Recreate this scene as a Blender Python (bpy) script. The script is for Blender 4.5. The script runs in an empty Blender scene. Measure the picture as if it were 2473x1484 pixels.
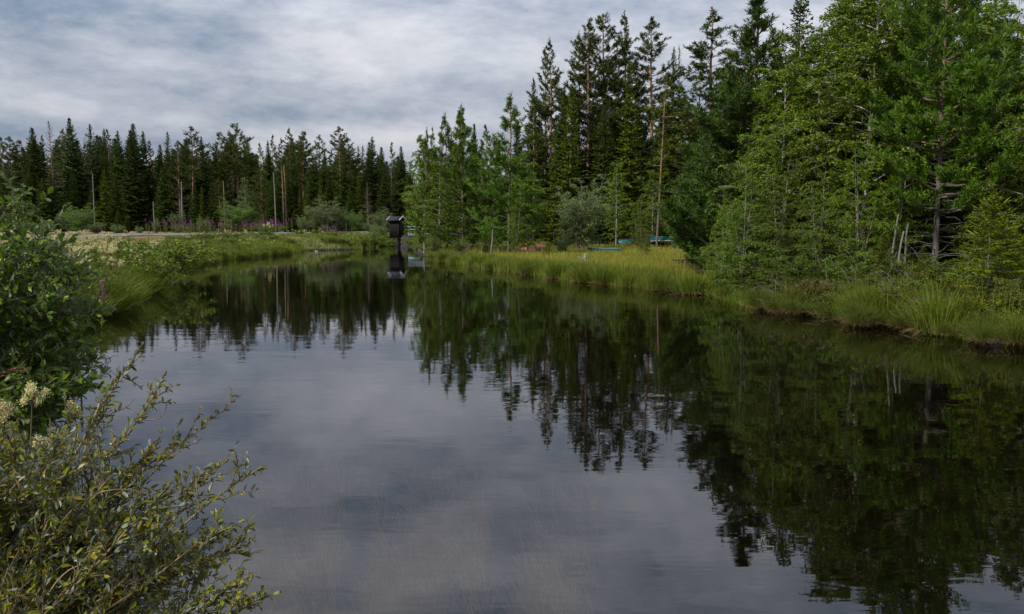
import bpy, math, numpy as np
from mathutils import Vector
rng = np.random.default_rng(11)
scene = bpy.context.scene
col = scene.collection
rad = math.radians
# ------------------------------------------------------------------ camera, sky, sun, exposure
CAMZ, F, CX, CY, HOR = 1.7, 1923.0, 1236.5, 742.0, 560.0      # lens measured on a 2473 px wide copy of the photo
PITCH = math.atan((CY - HOR) / F)
cam_d = bpy.data.cameras.new('camera'); cam = bpy.data.objects.new('camera', cam_d); col.objects.link(cam)
cam.location = (0, 0, CAMZ); cam.rotation_euler = (math.pi / 2 - PITCH, 0, 0)
cam_d.sensor_width = 36; cam_d.lens = 36 * F / 2473; cam_d.clip_start = 0.05; cam_d.clip_end = 3000
scene.camera = cam
SUN_EL, SUN_AZ = rad(40), rad(-128)          # azimuth measured from +Y towards +X: behind the camera on the left
sd = Vector((math.sin(SUN_AZ) * math.cos(SUN_EL), math.cos(SUN_AZ) * math.cos(SUN_EL), math.sin(SUN_EL)))
sun_d = bpy.data.lights.new('sun', 'SUN'); sun_d.energy = 4.6; sun_d.angle = rad(4); sun_d.color = (1, .95, .87)
sun = bpy.data.objects.new('sun', sun_d); col.objects.link(sun)
sun.rotation_euler = sd.to_track_quat('Z', 'Y').to_euler(); sun.location = (-20, -20, 60)
scene.view_settings.view_transform = 'Standard'; scene.view_settings.look = 'None'
scene.view_settings.exposure = 0.15; scene.view_settings.gamma = 1; scene.view_settings.use_curve_mapping = False
scene.cycles.max_bounces = 6; scene.cycles.transparent_max_bounces = 8
scene.cycles.diffuse_bounces = 2; scene.cycles.glossy_bounces = 3
scene.cycles.sample_clamp_indirect = 3.0
scene.cycles.use_denoising = True

class NT:
    """small helper for writing node trees"""
    def __init__(s, tree):
        s.t = tree; s.n = tree.nodes; s.n.clear()
    def add(s, typ, ins=None, **props):
        nd = s.n.new(typ)
        for k, v in props.items(): setattr(nd, k, v)
        for k, v in (ins or {}).items():
            sock = nd.inputs[k]
            if isinstance(v, bpy.types.NodeSocket): s.t.links.new(v, sock)
            else: sock.default_value = v
        return nd
    def math(s, op, a, b=0.0, c=None, clamp=False):
        nd = s.add('ShaderNodeMath', operation=op); nd.use_clamp = clamp
        for i, v in enumerate((a, b) if c is None else (a, b, c)):
            if isinstance(v, bpy.types.NodeSocket): s.t.links.new(v, nd.inputs[i])
            else: nd.inputs[i].default_value = v
        return nd.outputs[0]
    def mix(s, f, a, b, blend='MIX'):
        nd = s.add('ShaderNodeMix', data_type='RGBA', blend_type=blend)
        for i, v in ((0, f), (6, a), (7, b)):
            if isinstance(v, bpy.types.NodeSocket): s.t.links.new(v, nd.inputs[i])
            else: nd.inputs[i].default_value = v if i == 0 else (tuple(v) + (1,))[:4]
        return nd.outputs[2]
    def ramp(s, f, stops, interp='LINEAR'):
        nd = s.add('ShaderNodeValToRGB', {'Fac': f}); cr = nd.color_ramp; cr.interpolation = interp
        while len(cr.elements) < len(stops): cr.elements.new(.5)
        for e, (p, c) in zip(cr.elements, stops):
            e.position = p; e.color = (tuple(c) + (1,))[:4] if hasattr(c, '__len__') else (c, c, c, 1)
        return nd.outputs[0]
    def noise(s, vec, scale, detail=4, rough=.55, dist=0.0):
        return s.add('ShaderNodeTexNoise', {'Vector': vec, 'Scale': scale, 'Detail': detail, 'Roughness': rough, 'Distortion': dist}).outputs[0]

world = bpy.data.worlds.new('World'); scene.world = world; world.use_nodes = True
w = NT(world.node_tree)
tc = w.add('ShaderNodeTexCoord').outputs['Generated']
sp = w.add('ShaderNodeSeparateXYZ', {0: tc})
zc = w.math('MAXIMUM', sp.outputs[2], 0.0)
mp = w.add('ShaderNodeMapping', {0: tc, 1: (3.7, 1.9, 0.3), 2: (rad(-3), rad(2), 0), 3: (1, 1, 4.3)}).outputs[0]
mp2 = w.add('ShaderNodeMapping', {0: tc, 1: (.7, 5.9, 1.3), 2: (rad(4), rad(-5), 0), 3: (1, 1, 2.6)}).outputs[0]
n1 = w.noise(mp, 2.4, 8, .55, .15)
n2 = w.noise(mp2, 8.0, 10, .66, .1)
n3 = w.noise(mp2, 21.0, 6, .6, .2)
cl = w.math('MULTIPLY', w.math('SUBTRACT', n3, .5), .55)
cl = w.math('ADD', cl, w.math('MULTIPLY', w.math('SUBTRACT', n1, .5), 1.9)); cl = w.math('ADD', cl, w.math('MULTIPLY', w.math('SUBTRACT', n2, .5), 1.9))
def blob(px, py, sx, sy, amp, prev):         # broad brighter or greyer banks of cloud, by direction
    x = (px - CX) / F; z0 = (HOR - py) / F
    d = Vector((x, 1, z0)).normalized()
    dx = w.math('DIVIDE', w.math('SUBTRACT', sp.outputs[0], d.x), sx / F)
    dz = w.math('DIVIDE', w.math('SUBTRACT', sp.outputs[2], d.z), sy / F)
    r = w.math('ADD', w.math('MULTIPLY', dx, dx), w.math('MULTIPLY', dz, dz))
    return w.math('ADD', prev, w.math('MULTIPLY', w.math('EXPONENT', w.math('MULTIPLY', r, -1.0)), amp))
for b in ((820, 145, 380, 50, .34), (120, 160, 360, 45, .26), (860, 338, 260, 40, .36), (1150, 130, 260, 60, .12), (1750, 160, 700, 200, .26),
          (150, 345, 340, 34, -.70), (330, 50, 420, 60, -.20), (280, 230, 260, 30, -.16), (780, 285, 200, 22, -.36), (430, 330, 200, 30, -.10), (1020, 20, 380, 30, -.12)):
    cl = blob(*b, cl)
cloud = w.ramp(w.math('ADD', w.math('MULTIPLY', cl, .62), .52, clamp=True),
               [(0, (.10, .175, .27)), (.28, (.25, .31, .40)), (.52, (.40, .44, .515)), (.78, (.56, .585, .645)), (1, (.68, .685, .715))])
gain = w.math('MINIMUM', w.math('MULTIPLY_ADD', w.math('MULTIPLY', zc, zc), 4.6, .88), 1.75)
gc = w.add('ShaderNodeCombineXYZ', {0: gain, 1: gain, 2: gain}).outputs[0]
cloud = w.mix(1.0, cloud, gc, 'MULTIPLY')
sky = w.add('ShaderNodeTexSky', sky_type='NISHITA', sun_disc=False, sun_elevation=SUN_EL, sun_rotation=SUN_AZ)
b1 = w.add('ShaderNodeBackground', {'Color': sky.outputs[0], 'Strength': 0.05})
b2 = w.add('ShaderNodeBackground', {'Color': cloud, 'Strength': 1.0})
mx = w.add('ShaderNodeMixShader', {0: .93, 1: b1.outputs[0], 2: b2.outputs[0]})
w.add('ShaderNodeOutputWorld', {0: mx.outputs[0]})

# ------------------------------------------------------------------ pixel of the photo -> place in the world
CP, SP = math.cos(PITCH), math.sin(PITCH)
def ray(px, py):
    x = (px - CX) / F; zc = -(py - CY) / F
    return np.array([x, CP + SP * zc, -SP + CP * zc])
def atY(px, py, Y):
    r = ray(px, py); t = Y / r[1]
    return np.array([r[0] * t, Y, CAMZ + r[2] * t])
def atZ(px, py, z=0.0):
    r = ray(px, py); t = (z - CAMZ) / r[2]
    return np.array([r[0] * t, r[1] * t, z])

# ------------------------------------------------------------------ object bookkeeping
def tag(o, label=None, cat=None, group=None, kind=None):
    if label: o['label'] = label
    if cat: o['category'] = cat
    if group: o['group'] = group
    if kind: o['kind'] = kind
    return o
def link(name, data, parent=None, loc=None):
    o = bpy.data.objects.new(name, data); col.objects.link(o)
    if parent is not None: o.parent = parent
    if loc is not None: o.location = loc
    return o
def children(o): return [c for c in KIDS.get(o.name, [])]
KIDS = {}
def part(name, data, parent, loc=None):
    o = link(name, data, parent, loc); KIDS.setdefault(parent.name, []).append(o); return o
def copy_tree(src, loc, rz=0.0, s=(1, 1, 1), tilt=(0, 0), mats=None):
    r = src.copy(); col.objects.link(r)
    for k in ('label', 'category', 'group'):
        if k in r: del r[k]
    r.location = loc; r.rotation_euler = (tilt[0], tilt[1], rz); r.scale = s
    for ch in children(src):
        c = ch.copy(); col.objects.link(c); c.parent = r
        KIDS.setdefault(r.name, []).append(c)
        if mats:
            for i, sl in enumerate(c.material_slots):
                if sl.material and sl.material.name in mats:
                    m = mats[sl.material.name]; sl.link = 'OBJECT'; sl.material = m
    return r

# ------------------------------------------------------------------ mesh building
class MB:
    def __init__(s): s.v = []; s.f = {3: [], 4: []}; s.r = {3: [], 4: []}; s.m = {3: [], 4: []}; s.n = 0
    def poly(s, V, r=None, mat=0):                      # V: (N, k, 3), k = 3 or 4
        V = np.asarray(V, dtype=np.float32); N, k = V.shape[:2]
        if N == 0: return
        s.v.append(V.reshape(-1, 3)); s.f[k].append(np.arange(N * k).reshape(N, k) + s.n); s.n += N * k
        s.r[k].append(rng.random(N) if r is None else np.broadcast_to(r, (N,))); s.m[k].append(np.full(N, mat))
    def raw(s, V, faces, r=.5, mat=0):
        V = np.asarray(V, dtype=np.float32); faces = np.asarray(faces); k = faces.shape[1]
        s.v.append(V); s.f[k].append(faces + s.n); s.n += len(V)
        s.r[k].append(np.broadcast_to(np.asarray(r, dtype=float), (len(faces),))); s.m[k].append(np.full(len(faces), mat))
    def tube(s, P, R, sides=5, mat=0, r=.5, jitter=0.0):
        P = np.asarray(P, float); R = np.asarray(R, float); n = len(P)
        T = np.gradient(P, axis=0); T /= np.linalg.norm(T, axis=1)[:, None] + 1e-9
        ref = np.array([1.0, 0.1, 0.0]) if abs(T[0][2]) > .6 else np.array([0, 0, 1.0])
        A = np.cross(T, ref); A /= np.linalg.norm(A, axis=1)[:, None] + 1e-9; B = np.cross(T, A)
        a = np.arange(sides) * 2 * np.pi / sides
        rr = R[:, None] * (1 + jitter * (rng.random((n, sides)) - .5))
        V = P[:, None] + (A[:, None] * np.cos(a)[None, :, None] + B[:, None] * np.sin(a)[None, :, None]) * rr[..., None]
        i = np.arange(n - 1)[:, None]; j = np.arange(sides)[None]; j2 = (j + 1) % sides
        q = np.stack([i * sides + j, i * sides + j2, (i + 1) * sides + j2, (i + 1) * sides + j], -1).reshape(-1, 4)
        s.raw(V.reshape(-1, 3), q, r, mat)
        if sides >= 4:                                   # close the tip
            tip = np.concatenate([V[-1], P[-1:] + T[-1:] * R[-1]]); 
            s.raw(tip, np.stack([np.arange(sides), (np.arange(sides) + 1) % sides, np.full(sides, sides)], -1), r, mat)
    def box(s, a, b, r=.5, mat=0, rot=0.0, ctr=(0, 0)):
        (x0, y0, z0), (x1, y1, z1) = a, b
        V = np.array([[x, y, z] for z in (z0, z1) for x, y in ((x0, y0), (x1, y0), (x1, y1), (x0, y1))], float)
        s.raw(V, [[0, 3, 2, 1], [4, 5, 6, 7], [0, 1, 5, 4], [1, 2, 6, 5], [2, 3, 7, 6], [3, 0, 4, 7]], r, mat)
    def mesh(s, name, mats, smooth=False):
        me = bpy.data.meshes.new(name)
        V = np.concatenate(s.v) if s.v else np.zeros((0, 3), np.float32)
        me.vertices.add(len(V)); me.vertices.foreach_set('co', V.ravel().astype(np.float32))
        T = [np.concatenate(s.f[k]) for k in (3, 4) if s.f[k]]
        loops = np.concatenate([t.ravel() for t in T]); tot = np.concatenate([np.full(len(t), t.shape[1]) for t in T])
        me.loops.add(len(loops)); me.loops.foreach_set('vertex_index', loops.astype(np.int32))
        me.polygons.add(len(tot)); me.polygons.foreach_set('loop_start', (np.cumsum(tot) - tot).astype(np.int32))
        me.polygons.foreach_set('loop_total', tot.astype(np.int32))
        me.polygons.foreach_set('material_index', np.concatenate([np.concatenate(s.m[k]) for k in (3, 4) if s.m[k]]).astype(np.int32))
        me.update(calc_edges=True)
        at = me.attributes.new('rnd', 'FLOAT', 'FACE')
        at.data.foreach_set('value', np.concatenate([np.concatenate(s.r[k]) for k in (3, 4) if s.r[k]]).astype(np.float32))
        if smooth: me.polygons.foreach_set('use_smooth', np.ones(len(tot), bool))
        for m in (mats if isinstance(mats, (list, tuple)) else [mats]): me.materials.append(m)
        return me
def unit(v): return v / (np.linalg.norm(v, axis=-1, keepdims=True) + 1e-9)
def rdir(n, up=0.0):
    v = rng.normal(size=(n, 3)); v[:, 2] += up; return unit(v)
def diamonds(P, D, L, W, side=None, bend=0.0):          # one narrow four-cornered leaf, needle spray or blade each
    n = len(P); L = np.broadcast_to(L, (n,))[:, None]; W = np.broadcast_to(W, (n,))[:, None]
    S = unit(np.cross(D, rdir(n))) if side is None else side
    N = np.cross(D, S)
    mid = P + D * L * .42 + N * L * bend
    return np.stack([P, mid + S * W * .5, P + D * L, mid - S * W * .5], 1)
def leaves3(P, D, L, W, fold=.18, curl=.12):            # fuller leaf: six corners folded along the midrib
    n = len(P); L = np.broadcast_to(L, (n,))[:, None]; W = np.broadcast_to(W, (n,))[:, None]
    S = unit(np.cross(D, rdir(n, 1.2))); N = np.cross(S, D)
    m1 = P + D * L * .33; m2 = P + D * L * .70 - N * L * curl * .5; t = P + D * L - N * L * curl * 1.6
    u = N * W * fold
    a1, b1 = m1 + S * W * .46 + u, m1 - S * W * .46 + u
    a2, b2 = m2 + S * W * .40 + u, m2 - S * W * .40 + u
    q = np.concatenate([np.stack([P, a1, a2, m2], 1), np.stack([P, m2, b2, b1], 1)], 0)
    tr = np.concatenate([np.stack([m2, a2, t], 1), np.stack([m2, t, b2], 1)], 0)
    return q, tr
def poly_branch(p, az, el0, L, curve, n=6, wob=.06):
    t = np.linspace(0, 1, n); el = el0 + curve * t + rng.normal(0, wob, n); a = az + np.cumsum(rng.normal(0, wob, n))
    d = np.stack([np.cos(a) * np.cos(el), np.sin(a) * np.cos(el), np.sin(el)], -1)
    P = np.vstack([[p], p + np.cumsum(d[:-1] * L / (n - 1), 0)])
    return P
def lerp_poly(P, t):
    n = len(P) - 1; x = np.clip(np.asarray(t) * n, 0, n - 1e-6); i = x.astype(int); f = (x - i)[:, None]
    return P[i] * (1 - f) + P[i + 1] * f, unit(P[i + 1] - P[i])

# ------------------------------------------------------------------ materials
def leaf_mat(name, a, b, c=None, trans=.3, rough=.5, under=None, objvar=.22, cl_scale=.9):
    m = bpy.data.materials.new(name); m.use_nodes = True; t = NT(m.node_tree)
    at = t.add('ShaderNodeAttribute', attribute_name='rnd').outputs['Fac']
    colr = t.ramp(at, [(0, a), (.75, b), (1, c or b)])
    tcc = t.add('ShaderNodeTexCoord').outputs['Object']
    nz = t.noise(tcc, cl_scale, 3, .6)
    oi = t.add('ShaderNodeObjectInfo').outputs['Random']
    val = t.math('ADD', t.math('MULTIPLY_ADD', nz, .80, .53), t.math('MULTIPLY', t.math('SUBTRACT', oi, .5), objvar * 2))
    hs = t.add('ShaderNodeHueSaturation', {'Hue': t.math('MULTIPLY_ADD', oi, .020, .4820), 'Saturation': 1.2, 'Value': val, 'Color': colr}).outputs[0]
    if under:
        g = t.add('ShaderNodeNewGeometry').outputs['Backfacing']; hs = t.mix(g, hs, under)
    p = t.add('ShaderNodeBsdfPrincipled', {'Base Color': hs, 'Roughness': rough, 'Specular IOR Level': .18})
    tr = t.add('ShaderNodeBsdfTranslucent', {'Color': t.mix(.5, hs, (.5, .55, .08), 'SOFT_LIGHT')})
    ms = t.add('ShaderNodeMixShader', {0: trans, 1: p.outputs[0], 2: tr.outputs[0]})
    t.add('ShaderNodeOutputMaterial', {0: ms.outputs[0]}); return m
def bark_mat(name, low, high, z0=2.0, z1=7.0, scale=14, birch=False, rough=.85):
    m = bpy.data.materials.new(name); m.use_nodes = True; t = NT(m.node_tree)
    tcc = t.add('ShaderNodeTexCoord').outputs['Object']
    s = t.add('ShaderNodeSeparateXYZ', {0: tcc})
    f = t.math('DIVIDE', t.math('SUBTRACT', s.outputs[2], z0), z1 - z0, clamp=True)
    mpp = t.add('ShaderNodeMapping', {0: tcc, 3: (1, 1, .25) if not birch else (1, 1, 2.2)}).outputs[0]
    nz = t.noise(mpp, scale, 5, .65)
    base = t.mix(t.math('ADD', f, t.math('MULTIPLY', t.math('SUBTRACT', nz, .5), .5), clamp=True), low, high)
    if birch: base = t.mix(t.ramp(nz, [(.52, 0), (.60, 1)]), base, (.03, .028, .025))
    else: base = t.mix(t.ramp(nz, [(.35, .55), (.6, 0)]), base, (.03, .025, .02))
    bm = t.add('ShaderNodeBump', {'Height': nz, 'Strength': .6, 'Distance': .03})
    p = t.add('ShaderNodeBsdfPrincipled', {'Base Color': base, 'Roughness': rough, 'Normal': bm.outputs[0]})
    t.add('ShaderNodeOutputMaterial', {0: p.outputs[0]}); return m
def plain_mat(name, a, b, scale=6, rough=.8, detail=5, bump=.3, dist=.02, stretch=(1, 1, 1), metallic=0):
    m = bpy.data.materials.new(name); m.use_nodes = True; t = NT(m.node_tree)
    tcc = t.add('ShaderNodeTexCoord').outputs['Object']
    v = t.add('ShaderNodeMapping', {0: tcc, 3: stretch}).outputs[0]
    nz = t.noise(v, scale, detail, .65); n2 = t.noise(v, scale * .17, 3, .5)
    c = t.mix(t.ramp(t.math('MULTIPLY_ADD', n2, .5, t.math('MULTIPLY', nz, .5)), [(.35, 0), (.65, 1)]), a, b)
    bm = t.add('ShaderNodeBump', {'Height': nz, 'Strength': bump, 'Distance': dist})
    p = t.add('ShaderNodeBsdfPrincipled', {'Base Color': c, 'Roughness': rough, 'Metallic': metallic, 'Specular IOR Level': .5 if rough < .7 else .15, 'Normal': bm.outputs[0]})
    t.add('ShaderNodeOutputMaterial', {0: p.outputs[0]}); return m
M = {}
M['spruce'] = leaf_mat('spruce_needles', (.026, .046, .012), (.054, .086, .020), (.085, .118, .026), .12, .6)
M['moss'] = leaf_mat('mossy_needles', (.040, .060, .010), (.080, .105, .016), (.13, .145, .02), .15, .6)
M['lime'] = leaf_mat('fresh_spruce_needles', (.06, .088, .014), (.115, .15, .022), (.17, .19, .028), .2, .55)
M['pine'] = leaf_mat('pine_needles', (.036, .058, .018), (.068, .098, .026), (.10, .13, .035), .15, .5)
M['youngpine'] = leaf_mat('young_pine_needles', (.045, .085, .020), (.08, .135, .028), (.11, .165, .038), .18, .5)
M['bluepine'] = leaf_mat('bluish_pine_needles', (.034, .068, .019), (.060, .108, .028), (.085, .135, .036), .15, .5)
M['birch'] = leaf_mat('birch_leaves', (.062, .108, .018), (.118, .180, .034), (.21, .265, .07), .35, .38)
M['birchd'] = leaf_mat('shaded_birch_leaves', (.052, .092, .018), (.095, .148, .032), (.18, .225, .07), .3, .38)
M['willow'] = leaf_mat('willow_leaves', (.085, .125, .050), (.135, .18, .075), (.19, .22, .11), .25, .5)
M['bright'] = leaf_mat('bright_shrub_leaves', (.08, .15, .035), (.12, .21, .05), (.17, .26, .07), .3, .45)
M['deadneedle'] = leaf_mat('dying_needles', (.085, .075, .042), (.12, .105, .06), (.15, .13, .07), .1, .7)
M['nearwillow'] = leaf_mat('near_willow_leaves', (.11, .13, .026), (.19, .215, .048), (.30, .22, .075), .25, .34, under=(.12, .13, .07), cl_scale=2.5)
M['silver'] = leaf_mat('silvery_willow_leaves', (.12, .15, .10), (.17, .20, .14), (.22, .25, .18), .2, .45, under=(.25, .27, .22), cl_scale=2.5)
M['goat'] = leaf_mat('goat_willow_leaves', (.075, .13, .028), (.125, .195, .042), (.19, .26, .06), .3, .36, under=(.12, .165, .085), cl_scale=2)
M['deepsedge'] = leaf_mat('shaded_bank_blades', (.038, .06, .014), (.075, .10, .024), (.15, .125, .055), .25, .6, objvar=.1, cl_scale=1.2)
M['heath'] = leaf_mat('heather_leaves', (.05, .045, .02), (.09, .085, .03), (.15, .12, .06), .15, .7)
M['grass'] = leaf_mat('meadow_grass_blades', (.16, .18, .046), (.235, .245, .070), (.31, .27, .11), .3, .6, objvar=0, cl_scale=.25)
M['sedge'] = leaf_mat('bank_sedge_blades', (.07, .105, .024), (.125, .16, .038), (.20, .185, .07), .3, .55, objvar=.1, cl_scale=.5)
M['darksedge'] = leaf_mat('left_bank_sedge_blades', (.065, .105, .022), (.12, .16, .035), (.18, .185, .07), .3, .55, objvar=.1, cl_scale=.5)
M['drygrass'] = leaf_mat('dry_grass_blades', (.20, .165, .075), (.28, .22, .11), (.33, .20, .12), .2, .7, objvar=.1, cl_scale=.4)
M['thatch'] = leaf_mat('dead_tussock_blades', (.085, .056, .03), (.14, .098, .055), (.20, .15, .09), .1, .8, objvar=.1)
M['herb'] = leaf_mat('herb_leaves', (.065, .105, .022), (.12, .165, .034), (.18, .21, .055), .25, .5)
M['cream'] = leaf_mat('cream_blossom', (.52, .48, .27), (.66, .61, .38), (.72, .69, .50), .3, .8, objvar=.05)
M['magenta'] = leaf_mat('magenta_blossom', (.22, .07, .20), (.30, .10, .28), (.38, .16, .36), .3, .7, objvar=.1)
M['violet'] = leaf_mat('violet_blossom', (.16, .13, .32), (.24, .18, .42), (.36, .26, .5), .3, .7, objvar=.1)
M['underwater'] = leaf_mat('drowned_grass_blades', (.38, .30, .14), (.52, .42, .20), (.60, .49, .26), .2, .7, objvar=0)
M['pinebark'] = bark_mat('pine_bark', (.11, .085, .068), (.24, .125, .068), 2, 9)
M['pinebarkdark'] = bark_mat('young_pine_bark', (.10, .085, .072), (.20, .125, .075), 2, 6)
M['sprucebark'] = bark_mat('spruce_bark', (.085, .07, .058), (.10, .08, .065), 2, 9)
M['birchbark'] = bark_mat('birch_bark', (.22, .20, .175), (.36, .33, .29), 0, 5, 5, True)
M['greybark'] = bark_mat('grey_bark', (.15, .135, .115), (.19, .17, .145), 0, 3)
M['deadwood'] = bark_mat('grey_deadwood', (.13, .115, .098), (.17, .152, .13), 0, 3)
M['twig'] = bark_mat('brown_twigs', (.10, .065, .038), (.145, .095, .05), 0, 1.2, 20)
M['goldtwig'] = bark_mat('golden_twigs', (.20, .135, .055), (.26, .17, .08), 0, 1.2, 20)

# ------------------------------------------------------------------ shore, terrain
RB = [(985, 594), (1000, 604), (1012, 618), (1040, 628), (1075, 632), (1120, 639), (1207, 653), (1300, 664), (1400, 679), (1470, 686),
      (1540, 694), (1620, 704), (1700, 710), (1750, 716), (1800, 732), (1865, 747), (1950, 757), (2010, 770), (2100, 783), (2176, 787),
      (2200, 796), (2290, 806), (2340, 815), (2473, 830)]
LB = [(922, 594), (870, 603), (800, 605), (740, 606), (700, 614), (640, 620), (560, 627), (500, 637), (440, 652), (425, 662),
      (432, 676), (410, 690), (378, 686), (355, 712), (325, 722), (300, 755), (225, 767), (150, 790), (100, 880)]
shore = [tuple(atZ(*p)[:2]) for p in LB] + [(-4.4, 7.0), (-3.5, 5.0), (-2.7, 3.6), (-1.9, 2.7), (-.9, 2.1), (.2, 1.8), (3, 1.6), (8, .2), (9, -12), (26, -12), (20, -2), (13.5, 5.5), (10.5, 9.5)] \
    + [tuple(atZ(*p)[:2]) for p in RB[::-1]] + [(-12.6, 103), (-12.3, 128), (-15.2, 128), (-15.2, 102)]
shore = np.array(shore)
# smooth wobble on the shoreline
sh2 = []
for i in range(len(shore)):
    a, b = shore[i], shore[(i + 1) % len(shore)]; L = np.linalg.norm(b - a); n = max(1, int(L / .7))
    nrm = np.array([-(b - a)[1], (b - a)[0]]) / (L + 1e-6)
    for k in range(n): sh2.append(a + (b - a) * k / n + nrm * (rng.normal(0, .13) if k else 0))
shore = np.array(sh2)
def shore_dist(X, Y):                                    # signed distance, positive on land
    X = np.asarray(X, float); Y = np.asarray(Y, float); sh = X.shape; x = X.ravel(); y = Y.ravel()
    best = np.full(x.shape, 1e9); inside = np.zeros(x.shape, bool)
    for i in range(len(shore)):
        (ax, ay), (bx, by) = shore[i], shore[(i + 1) % len(shore)]
        dx, dy = bx - ax, by - ay; t = np.clip(((x - ax) * dx + (y - ay) * dy) / (dx * dx + dy * dy + 1e-12), 0, 1)
        best = np.minimum(best, (x - ax - t * dx) ** 2 + (y - ay - t * dy) ** 2)
        if ay != by:
            c = ((ay > y) != (by > y)) & (x < (bx - ax) * (y - ay) / (by - ay) + ax); inside ^= c
    return np.where(inside, -1, 1).reshape(sh) * np.sqrt(best).reshape(sh)
ROAD = [(-420, 600, 36, 42), (-100, 588, 46, 53), (150, 578.5, 60, 69), (285, 573.5, 66, 76), (400, 571, 74, 85), (600, 567.5, 86, 96), (760, 565, 96, 104), (900, 563, 104, 111), (1000, 562, 112, 118), (1150, 561, 122, 128)]
road_near = np.array([atY(p, y, a) for p, y, a, b in ROAD])
_up = [8, 8, 7.5, 6.5, 4.5, 3.0, 2.4, 2.0, 1.6, 1.2]
road_far = np.array([atY(p, y - u, b) for (p, y, a, b), u in zip(ROAD, _up)])
ctrl = [tuple(p) for p in road_near] + [tuple(p) for p in road_far] + [tuple((p + q) / 2) for p, q in zip(road_near, road_far)]
ctrl += [(-60, 20, .9), (-25, 20, .75), (-14, 22, .6), (-15, 32, .75), (-25, 40, .85), (-9, 14, .4), (-7, 7, .45), (-4, 3, .4), (0, 0, .4), (-14, 45, .6), (-13, 60, .7), (-12, 85, 1.0),
         (-60, 140, 1.8), (-20, 140, 1.8), (20, 140, 1.6), (-120, 120, 1.6), (-100, 200, 2.2), (0, 200, 2.2), (100, 200, 2), (60, 120, 1.4),
         (0, 60, .4), (5, 48, .35), (10, 45, .35), (14, 50, .4), (12, 34, .32), (15, 40, .35), (8, 70, .6), (20, 75, .7), (0, 85, .9), (22, 25, .5), (14, 18, .42), (12, 12, .45), (20, 8, .5), (40, 40, .8), (60, 10, 1), (0, -20, .6), (-40, -20, 1), (60, -40, 1)]
ctrl = np.array(ctrl)
def ground(X, Y):
    X = np.asarray(X, float); Y = np.asarray(Y, float); sh = X.shape; x = X.ravel(); y = Y.ravel()
    num = np.zeros_like(x); dn = np.zeros_like(x)
    for cx_, cy_, cz_ in ctrl:
        w_ = 1 / (((x - cx_) ** 2 + (y - cy_) ** 2 + .5) ** 1.9); num += w_ * cz_; dn += w_
    base = (num / dn).reshape(sh)
    d = shore_dist(X, Y)
    land = np.clip(d / .9, 0, 1) ** .7 * .22 + (base - .22) * np.clip((d - .2) / 3.5, 0, 1) ** .8
    water = -np.clip(-d * .30, 0.0, .25) - np.clip((-d - .6) * .22, 0, .8)
    bump = .05 * np.sin(X * 1.7 + 3 * np.sin(Y * .6)) * np.cos(Y * 1.3 + X * .4)
    return np.where(d > 0, land + bump * np.clip(d - .3, 0, 1), water - .03)
def axis(segs):
    out = [segs[0][0]]
    for a, b, st in segs: n = max(1, int(round((b - a) / st))); out += list(np.linspace(a, b, n + 1)[1:])
    return np.array(out)
gx = axis([(-900, -300, 100), (-300, -90, 15), (-90, -30, 1.5), (-30, -10, .6), (-10, 20, .28), (20, 40, .8), (40, 110, 3), (110, 300, 20), (300, 900, 100)])
gy = axis([(-600, -60, 60), (-60, -4, 4), (-4, 30, .28), (30, 80, .6), (80, 130, 1.5), (130, 260, 6), (260, 900, 80)])
GX, GY = np.meshgrid(gx, gy); GZ = ground(GX, GY)
mb = MB(); nx, ny = len(gx), len(gy)
ii, jj = np.meshgrid(np.arange(nx - 1), np.arange(ny - 1)); k = (jj * nx + ii).ravel()
mb.raw(np.stack([GX, GY, GZ], -1).reshape(-1, 3), np.stack([k, k + 1, k + nx + 1, k + nx], -1))
gm = bpy.data.materials.new('mossy_soil'); gm.use_nodes = True; t = NT(gm.node_tree)
g_tc = t.add('ShaderNodeTexCoord').outputs['Object']; s_ = t.add('ShaderNodeSeparateXYZ', {0: g_tc})
na = t.noise(g_tc, .35, 5); nb = t.noise(g_tc, 5, 6, .7)
green = t.mix(t.ramp(nb, [(.35, 0), (.65, 1)]), (.045, .055, .018), (.10, .115, .035))
dry = t.mix(t.ramp(nb, [(.35, 0), (.65, 1)]), (.17, .13, .07), (.25, .19, .11))
farf = t.math('MULTIPLY', t.math('GREATER_THAN', s_.outputs[1], 48.0), t.math('LESS_THAN', s_.outputs[0], -16.0))
land_c = t.mix(t.math('MULTIPLY', farf, t.ramp(na, [(.3, .4), (.6, 1)])), green, dry)
soil = t.mix(t.ramp(nb, [(.4, 0), (.6, 1)]), (.010, .007, .004), (.030, .021, .013))
cc = t.mix(t.math('DIVIDE', t.math('SUBTRACT', s_.outputs[2], .10), .12, clamp=True), soil, land_c)
bm_ = t.add('ShaderNodeBump', {'Height': nb, 'Strength': .8, 'Distance': .08})
pb = t.add('ShaderNodeBsdfPrincipled', {'Base Color': cc, 'Roughness': .9, 'Specular IOR Level': .2, 'Normal': bm_.outputs[0]})
t.add('ShaderNodeOutputMaterial', {0: pb.outputs[0]})
tag(link('ground', mb.mesh('ground', gm, True)), kind='structure')

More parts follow.
